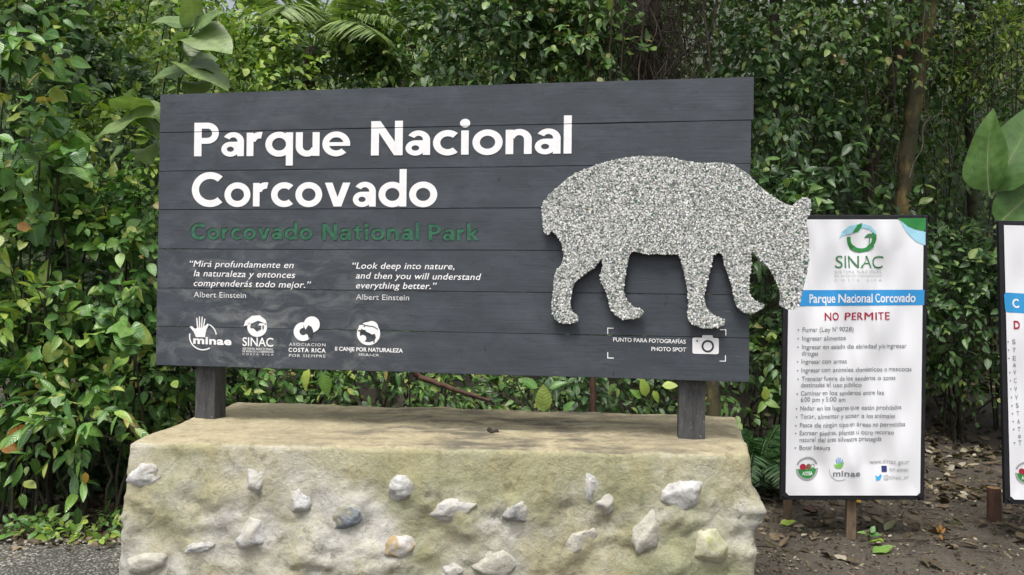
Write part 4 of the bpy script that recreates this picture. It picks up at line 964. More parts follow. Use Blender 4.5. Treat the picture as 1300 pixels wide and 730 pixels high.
# --- the leafy bank on the left
bush('glossy_shrub', 'dense glossy shrub filling the left edge at mid height', 20, 330, 6.0, (.85, .6, .75), 400, .145, M['hedge'], group=G1)
bush('glossy_shrub', 'glossy shrub hard against the left end of the board', 155, 330, 5.9, (.48, .5, .65), 260, .13, M['hedge'], group=G1)
bush('glossy_shrub', 'low glossy shrub with heart shaped drooping leaves left of the plinth', 75, 500, 5.7, (.72, .45, .5), 260, .145, M['hedge'], group=G1)
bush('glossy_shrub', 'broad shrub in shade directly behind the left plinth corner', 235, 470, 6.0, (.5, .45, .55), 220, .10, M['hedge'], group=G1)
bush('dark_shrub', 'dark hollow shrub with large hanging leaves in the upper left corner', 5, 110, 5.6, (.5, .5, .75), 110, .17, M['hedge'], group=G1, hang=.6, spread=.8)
bush('shading_bough', 'thick leafy bough added above to shade the upper left corner', 40, -95, 6.3, (1.5, 1.3, .42), 620, .15, M['hedge'], cat='branch', nparts=100, base=c_at(-40, -60, 7.4), hang=.5)  # bough added out of view, keeps top light off the hollow
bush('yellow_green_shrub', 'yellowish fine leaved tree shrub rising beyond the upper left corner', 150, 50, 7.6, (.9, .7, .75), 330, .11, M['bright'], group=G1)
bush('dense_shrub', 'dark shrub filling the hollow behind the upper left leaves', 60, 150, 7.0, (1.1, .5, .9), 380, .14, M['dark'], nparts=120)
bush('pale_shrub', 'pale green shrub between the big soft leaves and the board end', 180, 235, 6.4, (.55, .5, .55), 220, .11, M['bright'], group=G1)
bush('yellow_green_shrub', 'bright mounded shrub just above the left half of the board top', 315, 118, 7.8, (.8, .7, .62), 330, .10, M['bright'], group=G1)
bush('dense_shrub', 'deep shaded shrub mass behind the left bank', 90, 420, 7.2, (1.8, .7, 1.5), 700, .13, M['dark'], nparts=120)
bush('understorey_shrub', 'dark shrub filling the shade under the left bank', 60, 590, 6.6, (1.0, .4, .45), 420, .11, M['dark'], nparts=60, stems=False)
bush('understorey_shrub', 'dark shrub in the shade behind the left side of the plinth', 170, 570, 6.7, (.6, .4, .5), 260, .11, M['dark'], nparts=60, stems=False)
bush('heart_leaved_vine', 'climbing vine with broad heart shaped leaves at the left edge', 45, 225, 5.45, (.42, .25, .35), 30, .13, M['hedge'], T_HEART, n=5, cat='vine', spread=.8)
bush('heart_leaved_vine', 'climbing vine with pale broad leaves left of the board foot', 165, 430, 5.35, (.28, .2, .3), 22, .12, M['hedge'], T_HEART, n=5, cat='vine', spread=.8)
bush('long_leaved_shrub', 'long leaved bright shrub low beside the plinth', 110, 540, 5.3, (.3, .2, .22), 30, .17, M['hedge'], T_LONG, n=5, cat='shrub', spread=.8)
bush('long_leaved_shrub', 'long leaved shrub with upright tips at the far left edge', 20, 420, 5.35, (.35, .2, .3), 34, .18, M['bright'], T_LONG, n=5, cat='shrub', spread=.8)
# --- low plants at the foot of the bank
for k, (px, py, lab) in enumerate(((20, 662, 'low herb clump at the far left foot of the bank'), (65, 655, 'sparse creeping herb beside the dry orange leaf'), (108, 672, 'bright low herb at the edge of the gravel'), (140, 652, 'small leafy herb touching the left side of the plinth'))):
    p = at_z(px, py+18, .02); L = Leaves(); st = []
    O = np.array([p.x, p.y, .02])+rng.normal(0, 1, (16, 3))*[.13, .07, 0]; O[:, 2] = .02
    sprays(L, O, np.array([[0, -.2, 1]])+rng.normal(0, .5, (16, 3)), .14, 4, .075, stems=st, rad=.002, spread=1.1, hang=.05)
    plant('ground_herb', lab, 'plant', (p.x, p.y, 0), L, T_OV, M['hedge' if k != 2 else 'bright'], st, M['stemg'], group='low herbs at the foot of the bank')
# --- behind and under the board
bush('shade_shrub', 'shaded shrub seen under the board beside the left post', 330, 490, 6.3, (.65, .4, .5), 210, .09, M['hedge'])
bush('shade_shrub', 'shaded narrow leaved shrub seen under the middle of the board', 520, 495, 6.3, (.75, .4, .5), 260, .09, M['hedge'], T_LONG)
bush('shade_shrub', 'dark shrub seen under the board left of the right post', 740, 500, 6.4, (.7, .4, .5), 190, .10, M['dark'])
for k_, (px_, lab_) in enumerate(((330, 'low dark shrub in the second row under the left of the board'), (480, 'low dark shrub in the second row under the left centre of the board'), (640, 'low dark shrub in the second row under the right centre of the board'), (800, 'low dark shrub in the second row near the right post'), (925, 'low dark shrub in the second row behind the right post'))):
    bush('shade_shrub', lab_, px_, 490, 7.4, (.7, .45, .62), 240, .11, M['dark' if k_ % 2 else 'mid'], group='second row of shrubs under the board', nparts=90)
# --- above the board: middle band
bush('leafy_tree_crown', 'medium green crown above the centre left of the board', 430, 128, 9.0, (1.3, .9, .75), 480, .12, M['mid'], cat='bush')
bush('leafy_tree_crown', 'fresh green crown above the centre of the board', 545, 95, 8.6, (1.0, .8, .65), 420, .12, M['mid'], cat='bush')
bush('leafy_tree_crown', 'dark glossy crown above the board left of the hanging vines', 640, 55, 7.8, (.85, .7, .75), 420, .12, M['dark'], cat='bush')
bush('leafy_tree_crown', 'glossy crown touching the board top beside the vines', 725, 60, 7.5, (.65, .6, .7), 330, .115, M['mid'], cat='bush')
bush('overhanging_branch', 'leafy bough with broad leaves hanging in at the top right of the board', 905, 25, 6.8, (.55, .5, .35), 75, .17, M['mid'], cat='branch', spread=.8, nparts=200, base=c_at(930, -60, 7.2))
# --- right hand forest interior
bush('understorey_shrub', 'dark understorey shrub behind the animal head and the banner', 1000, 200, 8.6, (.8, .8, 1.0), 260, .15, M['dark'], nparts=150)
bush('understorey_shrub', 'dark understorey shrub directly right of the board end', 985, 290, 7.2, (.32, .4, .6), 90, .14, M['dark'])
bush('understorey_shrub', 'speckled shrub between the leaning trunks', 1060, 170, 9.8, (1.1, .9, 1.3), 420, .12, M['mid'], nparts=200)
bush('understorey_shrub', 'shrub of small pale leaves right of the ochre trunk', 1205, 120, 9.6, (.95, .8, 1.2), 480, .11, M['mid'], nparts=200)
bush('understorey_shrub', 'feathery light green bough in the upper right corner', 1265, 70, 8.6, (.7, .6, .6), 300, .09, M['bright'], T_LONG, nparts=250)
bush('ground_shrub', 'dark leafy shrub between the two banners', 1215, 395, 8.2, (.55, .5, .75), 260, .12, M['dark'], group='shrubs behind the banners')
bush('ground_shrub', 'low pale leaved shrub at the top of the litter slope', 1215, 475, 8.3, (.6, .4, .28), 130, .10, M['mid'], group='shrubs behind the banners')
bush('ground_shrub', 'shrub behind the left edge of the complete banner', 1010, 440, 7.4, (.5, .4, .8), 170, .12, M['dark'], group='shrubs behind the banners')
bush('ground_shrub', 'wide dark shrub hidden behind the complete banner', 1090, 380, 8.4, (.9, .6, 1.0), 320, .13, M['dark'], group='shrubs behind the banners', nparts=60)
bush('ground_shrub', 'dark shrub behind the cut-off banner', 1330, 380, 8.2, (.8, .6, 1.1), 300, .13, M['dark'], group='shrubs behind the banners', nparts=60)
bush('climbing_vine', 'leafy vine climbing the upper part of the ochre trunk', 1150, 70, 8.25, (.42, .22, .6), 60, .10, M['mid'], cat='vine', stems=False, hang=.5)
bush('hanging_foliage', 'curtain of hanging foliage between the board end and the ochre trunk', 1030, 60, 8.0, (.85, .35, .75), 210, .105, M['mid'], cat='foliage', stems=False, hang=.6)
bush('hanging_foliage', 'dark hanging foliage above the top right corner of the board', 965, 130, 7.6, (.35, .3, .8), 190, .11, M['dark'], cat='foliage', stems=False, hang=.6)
# --- the big soft leaved sapling
def soft_plant():
    base = c_at(205, 500, 6.1); base = (base[0], base[1], gh(base[0], base[1]))
    L = Leaves(); st = []
    top = c_at(235, 20, 5.5)
    main = wob(base, top, 12, .06, 4); st.append((main, np.linspace(.025, .009, 12)))
    spec = [(222, 22, .32, (-.8, -.5, .3)), (272, 48, .36, (1, -.5, -.35)), (204, 56, .30, (-1, -.6, -.45)), (262, 20, .26, (.7, -.3, .6)), (238, 4, .26, (-.2, -.5, .6)), (243, 58, .26, (.1, -.9, -.7)),
            (222, 82, .46, (-1, -.3, .05)), (268, 90, .40, (1, -.25, -.35)), (148, 150, .48, (-1, -.25, -.12)), (172, 124, .32, (.5, -.7, .35)), (194, 152, .30, (.8, -.5, -.45)), (186, 196, .2, (.5, -.6, -.5)), (146, 192, .18, (-.5, -.6, -.4)), (250, 112, .22, (.3, -.8, -.6))]
    for px, py, s, d in spec:
        P = np.array(c_at(px, py, 5.2+random.uniform(-.1, .15)))
        d = np.array(d); d = d/np.linalg.norm(d)
        P0 = P-d*s*.5
        L.add(P0[None], d[None], np.array([[d[0]*.4+random.gauss(0, .2), -.55+random.gauss(0, .22), .8]]), s*.86)
        k = min(range(12), key=lambda q: abs(main[q][2]-(P0[2]-.25))); a = main[k]
        st.append((np.array([a, (a+P0)/2+[0, 0, .05], P0+d*s*.07]), np.array([.006, .005, .004])))
    plant('soft_leaved_sapling', 'tall sapling with very large soft grey green leaves left of the board', 'sapling', base, L, T_HEART, M['soft'], st, M['stemg'])
soft_plant()
# --- single leaves and shoots that stand out
def shoot(name, label, px, py, D, leaves, m, tpls=T_OV, cat='plant', root=None):
    L = Leaves(); st = []; base = Vector(root or c_at(px, py, D))
    for (lx, ly, s, d, nn) in leaves:
        d = np.array(d, float); d /= np.linalg.norm(d); P = np.array(c_at(lx, ly, D-.02))-d*s*.5
        L.add(P[None], d[None], np.array([nn], float), s); st.append((np.array([base[:], (np.array(base[:])+P)/2+[0, .0, .03], P+d*s*.06]), np.array([.004, .003, .002])))
    plant(name, label, cat, base, L, tpls, m, st, M['stemg'])
shoot('bright_shoot', 'two bright yellow green leaves hanging just below the board', 402, 470, 5.3, [(388, 481, .16, (-.3, -.3, -1), (-.4, -.8, .4)), (413, 487, .17, (.35, -.3, -1), (.4, -.9, .3))], M['bright'], root=c_at(400, 462, 5.4))
shoot('broad_leaf_shoot', 'single broad pointed leaf showing under the middle of the board', 688, 540, 5.6, [(690, 507, .21, (0, -.15, 1), (.1, -1, .3)), (672, 486, .16, (-.8, -.2, .5), (0, -.7, .7)), (706, 488, .13, (.8, -.2, .5), (0, -.7, .7)), (721, 516, .11, (.5, -.2, .6), (0, -.7, .7))], M['hedge'])
shoot('yellow_green_shoot', 'pale yellow green leaves under the board left of the right post', 825, 520, 5.6, [(818, 492, .15, (-.2, -.2, 1), (.2, -1, .3)), (808, 500, .11, (-.7, -.2, .6), (0, -.8, .6)), (850, 489, .12, (.9, -.2, .1), (0, -.7, .7)), (833, 503, .10, (.4, -.2, -.8), (0, -.9, .4))], M['bright'])
shoot('bright_shoot', 'bright green shoot beside the fern right of the plinth', 968, 530, 6.0, [(968, 515, .12, (-.5, -.4, -.5), (0, -.8, .6)), (979, 512, .13, (.7, -.4, -.2), (0, -.8, .6)), (972, 500, .11, (0, -.2, 1), (0, -1, .5))], M['bright'])
p_ = at_z(1103, 686, 0)
shoot('seedling', 'small two leaved seedling beside the centre stake of the banner', 1103, 686, p_.y, [(1110, 678, .09, (.9, -.3, .2), (0, -.5, .9)), (1096, 676, .07, (-.8, -.2, .4), (0, -.4, .9)), (1108, 672, .06, (.4, .2, .5), (0, -.6, .8))], M['hedge'], root=p_)
p_ = at_z(1194, 688, 0)
shoot('red_tipped_seedling', 'tiny seedling with rusty orange top leaves on bare earth', 1194, 688, p_.y, [(1191, 673, .045, (-.5, -.3, .8), (0, -.8, .5)), (1197, 674, .045, (.5, -.3, .7), (0, -.8, .5)), (1194, 670, .04, (0, -.1, 1), (0, -1, .4)), (1195, 682, .04, (.3, -.3, -.6), (0, -.8, .5))], M['orange'], root=p_)
def hanging_leaf(label, px, py, D, s, m, d=(0, -.1, -1), cat='leaf', up=None):
    P = np.array(c_at(px, py, D)); e = empty('hanging_leaf', Vector(P), label, cat)
    tv, tf, tu = T_OV[0]; d = np.array(d, float)
    B = frames(d[None], np.array([[.3, -1, .2]]))[0]
    V = P+s*(tv-[0, .5, 0])@B.T
    link('blade', mesh_np('blade', V, tf, m, True, {'luv': ('FLOAT_VECTOR', tu), 'rnd': ('FLOAT', np.full(len(tv), .4))}), None, e)
    if up: link('stalk', tubes_mesh('stalk', [(wob(P-np.array(d)/np.linalg.norm(d)*s*.45, c_at(*up, D), 8, .02, 3), .0025)], M['twig']), None, e)
hanging_leaf('small yellow leaf dangling on a thin stalk left of the plinth', 108, 607, 5.0, .085, M['yellow'], up=(95, 565))
hanging_leaf('rusty orange leaf among the glossy shrub at the left edge', 30, 288, 5.15, .12, M['orange'], d=(1, -.2, -.3))
hanging_leaf('orange brown dead leaf low in the left shrubs', 22, 548, 5.1, .17, M['orange'], d=(1, -.2, .5))
hanging_leaf('second orange brown dead leaf just above the gravel bank', 12, 568, 5.12, .15, M['orange'], d=(1, -.1, -.1))
# red-brown branch and stems seen through the gap
def woody(name, label, pts, m, cat='branch', rough=.004, root=None):
    P = np.array([c_at(a, b_, d) for a, b_, d, r_ in pts]); r_ = np.array([q[3] for q in pts])
    t = np.linspace(0, 1, len(P)); T = np.linspace(0, 1, 18)
    Q = np.stack([np.interp(T, t, P[:, k]) for k in range(3)], 1)+rng.normal(0, rough, (18, 3)); rr_ = np.interp(T, t, r_)
    e = empty(name, Vector(Q[0]), label, cat); link('wood', tubes_mesh('wood', [(Q, rr_)], m, 8), None, e); return e
woody('bare_branch', 'bare red brown branch slanting down under the middle of the board', [(520, 466, 5.7, .022), (535, 481, 5.7, .021), (575, 493, 5.65, .018), (622, 509, 5.6, .013)], M['redtwig'])
woody('understorey_sapling', 'upright red brown stem under the board between the posts', [(753, 560, 5.9, .026), (753, 520, 5.9, .026), (754, 440, 5.9, .024), (758, 380, 5.9, .02)], M['redtwig'], 'stem', .004)
woody('mossy_trunk', 'pale mossy young trunk just right of the right hand post', [(907, 640, 6.6, .075), (905, 520, 6.6, .058), (900, 440, 6.6, .052), (893, 250, 6.7, .045), (890, 170, 6.8, .03)], M['bark_y'], 'tree', .006)
# --- trees with trunks
def tree(name, label, pts, m, crown=None, cm=None, S=500, size=.2, limbs=6, seed=1, tp=T_CHEAP, rel=None):
    """pts: (px, py, D, radius) from the ground up; crown centre and radii in metres"""
    P = np.array([c_at(a, b_, d) for a, b_, d, r_ in pts]); rr_ = np.array([q[3] for q in pts])
    P[0, 2] = gh(P[0, 0], P[0, 1])-.15
    t = np.linspace(0, 1, len(P)); T = np.linspace(0, 1, 34)
    Q = np.stack([np.interp(T, t, P[:, k]) for k in range(3)], 1)
    for k in range(1, 33): Q[k] = (Q[k-1]+Q[k]*2+Q[k+1])/4
    r0 = np.random.default_rng(seed); Q += r0.normal(0, .008, Q.shape); R_ = np.interp(T, t, rr_)*(1+r0.normal(0, .05, 34))
    e = empty(name, (Q[0][0], Q[0][1], gh(Q[0][0], Q[0][1])), label, 'tree')
    Q2 = np.stack([np.interp(np.linspace(0, 33, 130), np.arange(34), Q[:, k]) for k in range(3)], 1); R2 = np.interp(np.linspace(0, 33, 130), np.arange(34), R_)
    tm = tubes_mesh('trunk', [(Q2, R2)], m, 18)
    for j, v in enumerate(tm.vertices):
        c_ = Vector(Q2[j//18]); dd = v.co-c_; v.co = c_+dd*(1+.22*noise.noise(Vector((v.co.x*9, v.co.y*9, v.co.z*3)))+.10*noise.noise(Vector((v.co.x*26, v.co.y*26, v.co.z*7))))
    link('trunk', tm, None, e)
    if crown is not None:
        c, r = np.array(crown[:3]), np.array(crown[3:])
        for k in range(limbs):
            d = nrm(r0.normal(0, 1, 3)+[0, 0, .5]); j = r0.integers(22, 33)
            q = wob(Q[j], c+d*r*.8, 10, .15, seed*10+k); link('limb', tubes_mesh('limb', [(q, np.linspace(R_[j]*.5, .012, 10))], m, 7), None, e)
        L = Leaves(); ell_sprays(L, c, r, S, .6, 7, size, up=-.1, front=.2)
        PLANTS.append(dict(e=e, P=L.get()[0], B=L.get()[1], S=L.get()[2], tpls=tp, m=cm, n=60, fname='crown'))
    return e
tree('ochre_trunk_tree', 'tree with a knobbly ochre trunk rising behind the complete banner', [(1128, 560, 8.6, .13), (1134, 420, 8.6, .10), (1143, 275, 8.6, .086), (1153, 200, 8.6, .08), (1163, 110, 8.6, .085), (1174, 40, 8.6, .075), (1181, -20, 8.6, .075), (1190, -120, 8.6, .07), (1200, -240, 8.6, .06)], M['bark_y'],
     (3.6, 8.6, 7.2, 3.0, 2.4, 1.5), M['dark'], S=900, size=.2, seed=3)
tree('dark_trunk_tree', 'dark slender tree leaning right beside the ochre trunk', [(1090, 560, 9.2, .09), (1098, 300, 9.2, .08), (1108, 200, 9.2, .07), (1128, 120, 9.2, .065), (1150, 40, 9.2, .07), (1162, -30, 9.2, .07), (1170, -150, 9.2, .06)], M['bark'],
     (5.2, 10.5, 8.0, 3.2, 2.2, 1.5), M['dark'], S=700, size=.22, seed=5)
tree('dark_trunk_tree', 'dark tree trunk in deep shade right of the board end', [(985, 600, 9.0, .08), (982, 300, 9.0, .06), (985, 100, 9.0, .055), (982, -40, 9.0, .05), (975, -180, 9.0, .05)], M['bark'],
     (2.6, 9.6, 7.6, 2.6, 2.2, 1.5), M['dark'], S=700, size=.22, seed=7)
tree('thin_trunk_tree', 'thin tree near the upper right corner', [(1238, 560, 10.2, .07), (1236, 300, 10.2, .06), (1228, 100, 10.2, .055), (1232, -40, 10.2, .05), (1240, -160, 10.2, .045)], M['bark'], seed=9)
tree('vine_draped_tree', 'dark tree behind the board hung with tangled brown vines', [(830, 560, 7.9, .17), (828, 200, 7.9, .14), (822, 60, 7.9, .13), (815, -60, 7.9, .12), (805, -200, 7.9, .1)], M['bark'],
     (1.2, 8.3, 6.6, 2.4, 1.8, 1.4), M['dark'], S=700, size=.2, seed=11)
tree('background_tree', 'tree with a grey stem half hidden above the centre of the board', [(500, 520, 11, .12), (505, 200, 11, .1), (520, 60, 11, .09), (540, -30, 11, .07)], M['bark'], (-1.0, 11.5, 4.9, 1.3, 1.1, .9), M['mid'], S=420, size=.16, seed=12)
tree('background_tree', 'leafy tree beyond the upper left bank', [(60, 520, 9.5, .13), (70, 200, 9.5, .11), (80, 20, 9.5, .1), (85, -80, 9.5, .08)], M['bark'], (-5.6, 9.6, 5.2, 2.0, 1.4, 1.7), M['mid'], S=800, size=.15, seed=13)
tree('background_tree', 'tall leafy tree above the board between the open sky and the vines', [(660, 520, 11.5, .16), (665, 200, 11.5, .14), (670, 20, 11.5, .12), (672, -100, 11.5, .1)], M['bark'], (.5, 11.6, 6.0, 1.7, 1.3, 1.8), M['mid'], S=800, size=.17, seed=14)
tree('background_tree', 'pale feathery tree against the sky above the left of the board', [(395, 520, 13, .12), (392, 200, 13, .1), (385, 60, 13, .08), (380, -10, 13, .05)], M['bark'], (-3.4, 13, 5.4, 1.3, 1.0, 1.0), M['far'], S=360, size=.12, tp=T_CHEAP, seed=15)
# --- hanging vines
G3 = 'vines hanging above the board'
ORD = ['first', 'second', 'third', 'fourth', 'fifth', 'sixth', 'seventh', 'eighth', 'ninth', 'tenth', 'eleventh', 'twelfth']
for k in range(18):
    lf = k < 12; px = (752+k*13.5 if lf else 1112+(k-12)*19)+random.uniform(-4, 4); D = random.uniform(6.9, 7.7) if lf else random.uniform(7.4, 8.2)
    y1 = random.uniform(95, 175) if lf else random.uniform(150, 300)
    q = wob(c_at(px+random.uniform(-10, 10), -50, D), c_at(px, y1, D), 24, random.uniform(.03, .08) if lf else .07, k+40)
    q = q+np.cumsum(np.random.default_rng(k).normal(0, .004, q.shape), 0)
    o = link('hanging_vine', tubes_mesh('hanging_vine', [(q, np.linspace(.012, .005, 24)*random.uniform(.5, 1.4)*(1 if lf else .6))], M['vine'], 6))
    tag(o, ORD[k]+' vine from the left in the tangle hanging above the right half of the board' if lf else ORD[k-12]+' thin vine from the left hanging around the ochre trunk', 'vine', G3 if lf else 'vines hanging beside the ochre trunk')
tl = []
for k in range(150):
    a = c_at(random.gauss(825, 42), random.uniform(-40, 60), random.uniform(7.2, 7.8)); b_ = c_at(random.gauss(825, 50), random.uniform(40, 190), random.uniform(7.1, 7.7))
    tl.append((wob(a, b_, 12, .08, k+200), random.uniform(.0025, .006)))
tag(link('aerial_roots', tubes_mesh('aerial_roots', tl, M['vine'], 4)), 'tangle of fine brown aerial roots above the board', 'roots', kind='stuff')
tl = []
for k in range(90):
    a = c_at(random.uniform(950, 1300), random.uniform(-40, 200), random.uniform(7.6, 10)); b_ = np.array(a)+[random.gauss(0, .35), random.gauss(0, .2), -random.uniform(.4, 1.6)]
    tl.append((wob(a, b_, 10, .07, k+500), random.uniform(.002, .006)))
tag(link('fine_vines', tubes_mesh('fine_vines', tl, M['vine'], 4)), 'fine dark vines and twigs threading the forest on the right', 'vines', kind='stuff')
# --- fronds: palms and ferns
def frond(e, p0, d0, Lr, nl, ll, m, droop=.5, w=.06, up=(0, 0, 1), name='frond', lean=.5):
    t = np.linspace(0, 1, 16); d0 = nrm(np.array(d0, float)); pts = np.array(p0)[None]+d0[None]*Lr*t[:, None]; pts[:, 2] -= droop*Lr*t**2
    V, F = tube_arr(pts, np.linspace(.008, .002, 16)*(Lr**.5), 4); U = np.zeros((len(V), 3)); Rr = np.full(len(V), .2)
    s = np.linspace(.12, .98, nl); P = np.stack([np.interp(s, t, pts[:, k]) for k in range(3)], 1); T = np.gradient(P, axis=0); T = nrm(T)
    X = nrm(np.cross(T, np.array(up)[None])); Zn = nrm(np.cross(X, T))
    tv, tf, tu = leaf_tpl(3, w, .3, .25, .8); Vs, Fs, Us, Rs = [V], [F], [U], [Rr]; o = len(V)
    for sg in (-1, 1):
        D = X*sg+T*lean+rng.normal(0, .08, X.shape); D[:, 2] -= .18
        B = frames(D, Zn+rng.normal(0, .15, X.shape)); S = ll*np.sin(np.pi*np.clip(s*.86+.1, 0, 1))**.6*rng.uniform(.9, 1.1, nl)
        VV = P[:, None]+S[:, None, None]*np.einsum('nij,vj->nvi', B, tv)
        Vs.append(VV.reshape(-1, 3)); Fs.append((tf[None]+(np.arange(nl)*len(tv))[:, None, None]).reshape(-1, 4)+o); o += nl*len(tv)
        Us.append(np.tile(tu, (nl, 1))); Rs.append(np.repeat(rng.random(nl), len(tv)))
    return link(name, mesh_np(name, np.concatenate(Vs), np.concatenate(Fs), m, True, {'luv': ('FLOAT_VECTOR', np.concatenate(Us)), 'rnd': ('FLOAT', np.concatenate(Rs))}), None, e)
def palm(label, px, py, D, fr, L_, m, ll=.45, nl=46):
    c = np.array(c_at(px, py, D)); b_ = (c[0], c[1], gh(c[0], c[1])); e = empty('palm_tree', b_, label, 'palm')
    link('trunk', tubes_mesh('trunk', [(wob((b_[0], b_[1], b_[2]-.1), c, 12, .05, int(px)), np.linspace(.10, .07, 12))], M['bark'], 10), None, e)
    for (dx, dy, dz, dr) in fr: frond(e, c, (dx, dy, dz), L_, nl, ll, m, dr, name='frond')
palm('palm with pale grey green fronds against the sky above the left of the board', 398, 62, 8.3, [(.9, -.3, .9, .55), (.4, -.5, 1.1, .45), (-.5, -.4, 1.1, .5), (-1, -.2, .8, .6), (1.1, .1, .35, .5), (-.9, .2, .3, .5), (0, .4, 1.2, .5), (-.1, -.8, .9, .7), (.7, -.7, .6, .6)], 1.35, M['palm'], .5, 60)
palm('palm with an upright ribbed fan of fronds just right of the sky gap', 492, 40, 8.6, [(.5, -.3, 1.0, .5), (-.6, -.4, 1., .55), (1.1, -.2, .5, .5), (-1, 0, .5, .6), (0, -.5, 1.2, .6), (.2, .3, 1.1, .4)], 1.0, M['palm'], .38, 50)
def fern(label, px, py, D, n_, L_, seed, m=None, spread=1.):
    p = at_y(px, py, D); b_ = Vector((p.x, p.y, gh(p.x, p.y))); e = empty('fern', b_, label, 'fern', 'ferns beside the plinth'); r0 = random.Random(seed)
    for k in range(n_):
        a = k/n_*6.28+r0.uniform(-.3, .3); frond(e, b_+Vector((0, 0, .05)), (math.cos(a)*spread, math.sin(a)*spread-.3, r0.uniform(.9, 1.7)), L_*r0.uniform(.75, 1.15), 34, L_*.17, m or M['fern'], r0.uniform(.5, .8), w=.13, lean=.35)
fern('tall dark fern arching over the right end of the plinth', 962, 590, 6.5, 15, 1.15, 2, None, .45)
fern('dark fern growing between the plinth and the complete banner', 985, 610, 6.9, 12, .8, 5)
fern('small dark fern behind the right plinth corner', 930, 600, 6.6, 10, .8, 9)
fern('fern in the shade under the left of the board', 440, 600, 7.0, 11, .9, 14)
# --- banana plant
def banana():
    c = np.array(c_at(1335, 420, 7.6)); b_ = (c[0], c[1], gh(c[0], c[1])); e = empty('banana_plant', b_, 'banana plant with broad paddle leaves right of the cut-off banner top', 'banana plant')
    crown_ = np.array(c_at(1285, 300, 7.6)); link('pseudostem', tubes_mesh('pseudostem', [(wob((b_[0], b_[1], b_[2]-.1), crown_, 8, .03, 2), np.linspace(.07, .04, 8))], M['bark'], 10), None, e)
    tv, tf, tu = leaf_tpl(16, .50, .22, .30, .62, wav=.16)
    for (lx, ly, tx, ty, s, nn, dz) in ((1258, 252, 1322, 112, 1.15, (-.6, -.75, .3), .25), (1256, 250, 1244, 140, 1.25, (-.8, -.5, .25), .1), (1262, 290, 1345, 210, 1.1, (-.2, -.9, .3), .2), (1300, 300, 1262, 330, .6, (-.3, -.9, .2), .1)):
        A = np.array(c_at(lx, ly, 7.6)); Tp = np.array(c_at(tx, ty, 7.6-dz)); d = Tp-A; s = np.linalg.norm(d)
        B = frames(d[None], np.array([nn]))[0]; V = A+s*tv@B.T
        lf = link('leaf', mesh_np('leaf', V, tf, M['banana'], True, {'luv': ('FLOAT_VECTOR', tu), 'rnd': ('FLOAT', np.full(len(tv), rng.random()))}), None, e)
        mid = A+s*np.array([[0, y, -.30*((y-.06)/.94)**2-.004] for y in np.linspace(0, .96, 14)])@B.T
        rb = link('midrib', tubes_mesh('midrib', [(mid-np.array(B[:, 2])*.004, np.linspace(.016, .004, 14))], plain('pale_rib', (.2, .28, .12)) if 'pale_rib' not in bpy.data.materials else bpy.data.materials['pale_rib'], 6)); rb.parent = lf
banana()
# --- the forest behind, one mass
def far_forest():
    L = Leaves()
    def top(x, y):
        a = x/y     # direction seen from the clearing: the canopy dips on the left of the middle
        return 1
    for (D0, D1, S, size, ln) in ((9.8, 12.2, 4200, .15, .5), (12.6, 16.5, 6000, .22, .8), (17, 25, 7500, .34, 1.2)):
        y = rng.uniform(D0, D1, S); x = rng.uniform(-.85, .85, S)*y; h = rng.uniform(0, 1, S)
        dip = np.exp(-((x/y+.23)/.085)**2)
        gap = np.exp(-((x/y+.05)/.05)**2)*.5
        ceil = (y*.40+1.6)*(1+.18*np.sin(x*1.7+D0)+.1*np.sin(x*4.1))
        ceil = np.where(x/y > .12, ceil*1.5, ceil)
        ceil = ceil*(1-.20*dip-.14*gap)
        g0 = np.array([gh(a, b_) for a, b_ in zip(x, y)])
        z = g0+(ceil-g0)*h
        lump = np.array([noise.noise(Vector((a*.55, b_*.5, c_*.55))) for a, b_, c_ in zip(x, y, z)])
        k = (lump > -.22) & ~((z-EYE)/y > .335+.03*np.sin(x*5)) | ((x/y > -.05) & (lump > -.22)) | ((x/y < -.36) & (lump > -.22)); O = np.stack([x, y, z], 1)[k]
        ra, re = O[:, 0]/O[:, 1], (O[:, 2]-EYE)/O[:, 1]; kk = ~((abs(ra+.25) < .065) & (re > .25) & (rng.random(len(O)) < .8)); O = O[kk]
        D = rng.normal(0, .7, O.shape)+[0, -.6, .3]
        sprays(L, O, D, ln, 7, size, sag=.3)
    # unseen high canopy, added to block sky light over the right hand side
    n_ = 3000; O = np.stack([rng.uniform(-.5, 11, n_), rng.uniform(6.6, 17, n_), rng.uniform(0, 1, n_)], 1)
    O[:, 2] = 7.2+.15*O[:, 1]+O[:, 2]*1.6+.6*np.sin(O[:, 0]*1.3)
    sprays(L, O, rng.normal(0, .8, O.shape), .9, 7, .34, sag=.1)
    P, B, S = L.get(); q_ = P[:, 0]/P[:, 1]+rng.normal(0, .04, len(P)); rt = (q_ > .08) | (q_ < -.5)  # one forest split by direction; lighter leaf colour stands for brighter light
    tag(link('forest', leaves_mesh('forest', P[rt], B[rt], S[rt], T_FAR, M['mid'])), 'shaded mixed forest behind the banners and beyond the left bank', 'forest', kind='stuff')
    tag(link('forest', leaves_mesh('forest', P[~rt], B[~rt], S[~rt], T_FAR, M['far'])), 'brighter wooded slope behind the board', 'forest', kind='stuff')
    print('forest leaves', len(L.get()[0]))
far_forest()
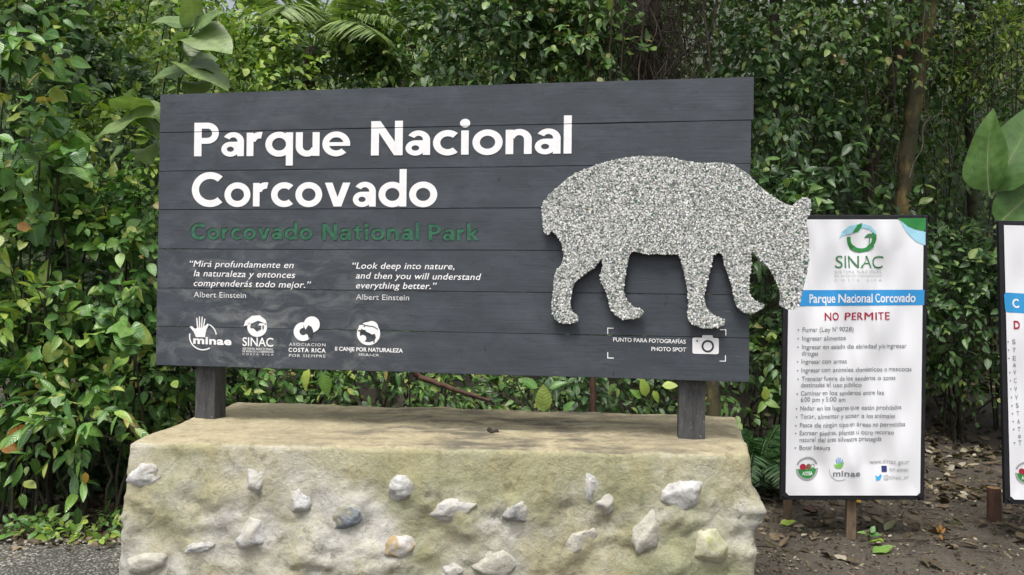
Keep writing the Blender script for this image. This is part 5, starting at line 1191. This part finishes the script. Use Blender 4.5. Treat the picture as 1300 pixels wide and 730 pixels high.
# --- litter
def litter():
    P, D, N, S = [], [], [], []
    def add(px0, px1, py0, py1, n_, s):
        for _ in range(n_):
            px, py = random.uniform(px0, px1), random.uniform(py0, py1); q = at_z(px, py, 0)
            if q.y > 12: continue
            P.append((q.x, q.y, gh(q.x, q.y)+random.uniform(.004, .016))); S.append(s*random.uniform(.6, 1.2))
    for _ in range(10500):
        y = 5.0+7.5*random.random()**.8; x = random.uniform(.15, .75)*y
        if y < 6.2 and random.random() < .75: continue
        if noise.noise(Vector((x*1.6, y*1.6, 2))) < -.12 and random.random() < .8: continue
        P.append((x, y, gh(x, y)+random.uniform(.004, .02))); S.append(random.uniform(.05, .13))
    for _ in range(2800):
        y = random.uniform(4.92, 6.6) if _ > 90 else random.uniform(4.7, 4.95); x = random.uniform(-4.2, -1.2)
        P.append((x, y, max(gh(x, y), .036 if y < 4.9 else -1)+random.uniform(.004, .02))); S.append(random.uniform(.04, .1))
    for _ in range(3500):
        y = random.uniform(4.6, 7); x = random.uniform(.2, .72)*y
        P.append((x, y, gh(x, y)+random.uniform(.002, .006))); S.append(random.uniform(.012, .04))
    P = np.array(P); S = np.array(S); D = rng.normal(0, 1, P.shape)*[1, 1, .15]; N = rng.normal(0, .45, P.shape)+[0, -.15, 1]
    B = frames(D, N)
    tag(link('leaf_litter', leaves_mesh('leaf_litter', P-B[:, :, 1]*S[:, None]*.5, B, S, [leaf_tpl(4, .5, .6, -.3), leaf_tpl(4, .4, .8, .3), leaf_tpl(4, .6, -.4, .3)], M['dry'])), 'brown fallen leaf litter over the earth under the trees', 'leaf litter', kind='stuff')
    # twigs on the ground
    tw = []
    for _ in range(260):
        y = random.uniform(5, 9.5); x = random.uniform(.18, .72)*y if random.random() < .75 else random.uniform(-3.6, -1.6); a = random.random()*6.28; l_ = random.uniform(.05, .35)
        if x < 0: y = random.uniform(4.9, 6)
        q = wob((x, y, gh(x, y)+.01), (x+math.cos(a)*l_, y+math.sin(a)*l_*.6, gh(x, y)+random.uniform(.01, .05)), 6, .01, _); tw.append((q, random.uniform(.002, .006)))
    tag(link('fallen_twigs', tubes_mesh('fallen_twigs', tw, M['vine'], 4)), 'thin fallen twigs scattered over the leaf litter', 'twigs', kind='stuff')
litter()
def fallen(px, py, s, m, label, group=None, curl=1):
    q = at_z(px, py, 0); z = gh(q.x, q.y); tv, tf, tu = leaf_tpl(7, .5, random.uniform(.3, .7)*curl, random.uniform(-.3, .3), wav=.25)
    a = random.random()*6.28; B = frames(np.array([[math.cos(a), math.sin(a), .05]]), np.array([[random.gauss(0, .25), -.25, 1]]))[0]
    V = np.array([q.x, q.y, z])+s*(tv-[0, .5, 0])@B.T; V[:, 2] += z+.006-V[:, 2].min()
    tag(link('fallen_leaf', mesh_np('fallen_leaf', V, tf, m, True, {'luv': ('FLOAT_VECTOR', tu), 'rnd': ('FLOAT', np.full(len(tv), random.random()))})), label, 'leaf', group)
Gf = 'curled fallen leaves on the earth near the banners'
for k in range(22):
    px, py = random.uniform(975, 1300), random.uniform(600, 728)
    fallen(px, py, random.uniform(.07, .13), M['dry'], 'curled brown fallen leaf on the bare earth near the banners', Gf)
fallen(1120, 701, .15, M['bright'], 'yellow green fallen leaf in front of the complete banner'); fallen(1112, 692, .11, M['bright'], 'smaller green fallen leaf under the centre stake')
fallen(1027, 655, .16, M['redtwig'], 'large reddish curled dead leaf under the left banner foot', curl=1.5); fallen(1000, 668, .12, M['bright'], 'olive fallen leaf under the left corner of the banner')
fallen(1085, 640, .12, M['yellow'], 'small ochre fallen leaf behind the centre stake')
for k, (px, py) in enumerate(((22, 706), (32, 694), (40, 700), (14, 716), (36, 711))): fallen(px, py, .13, M['dry'], 'pinkish brown dry leaf heaped at the left gravel edge', 'dry leaves heaped at the left gravel edge', 1.4)
finish_plants()
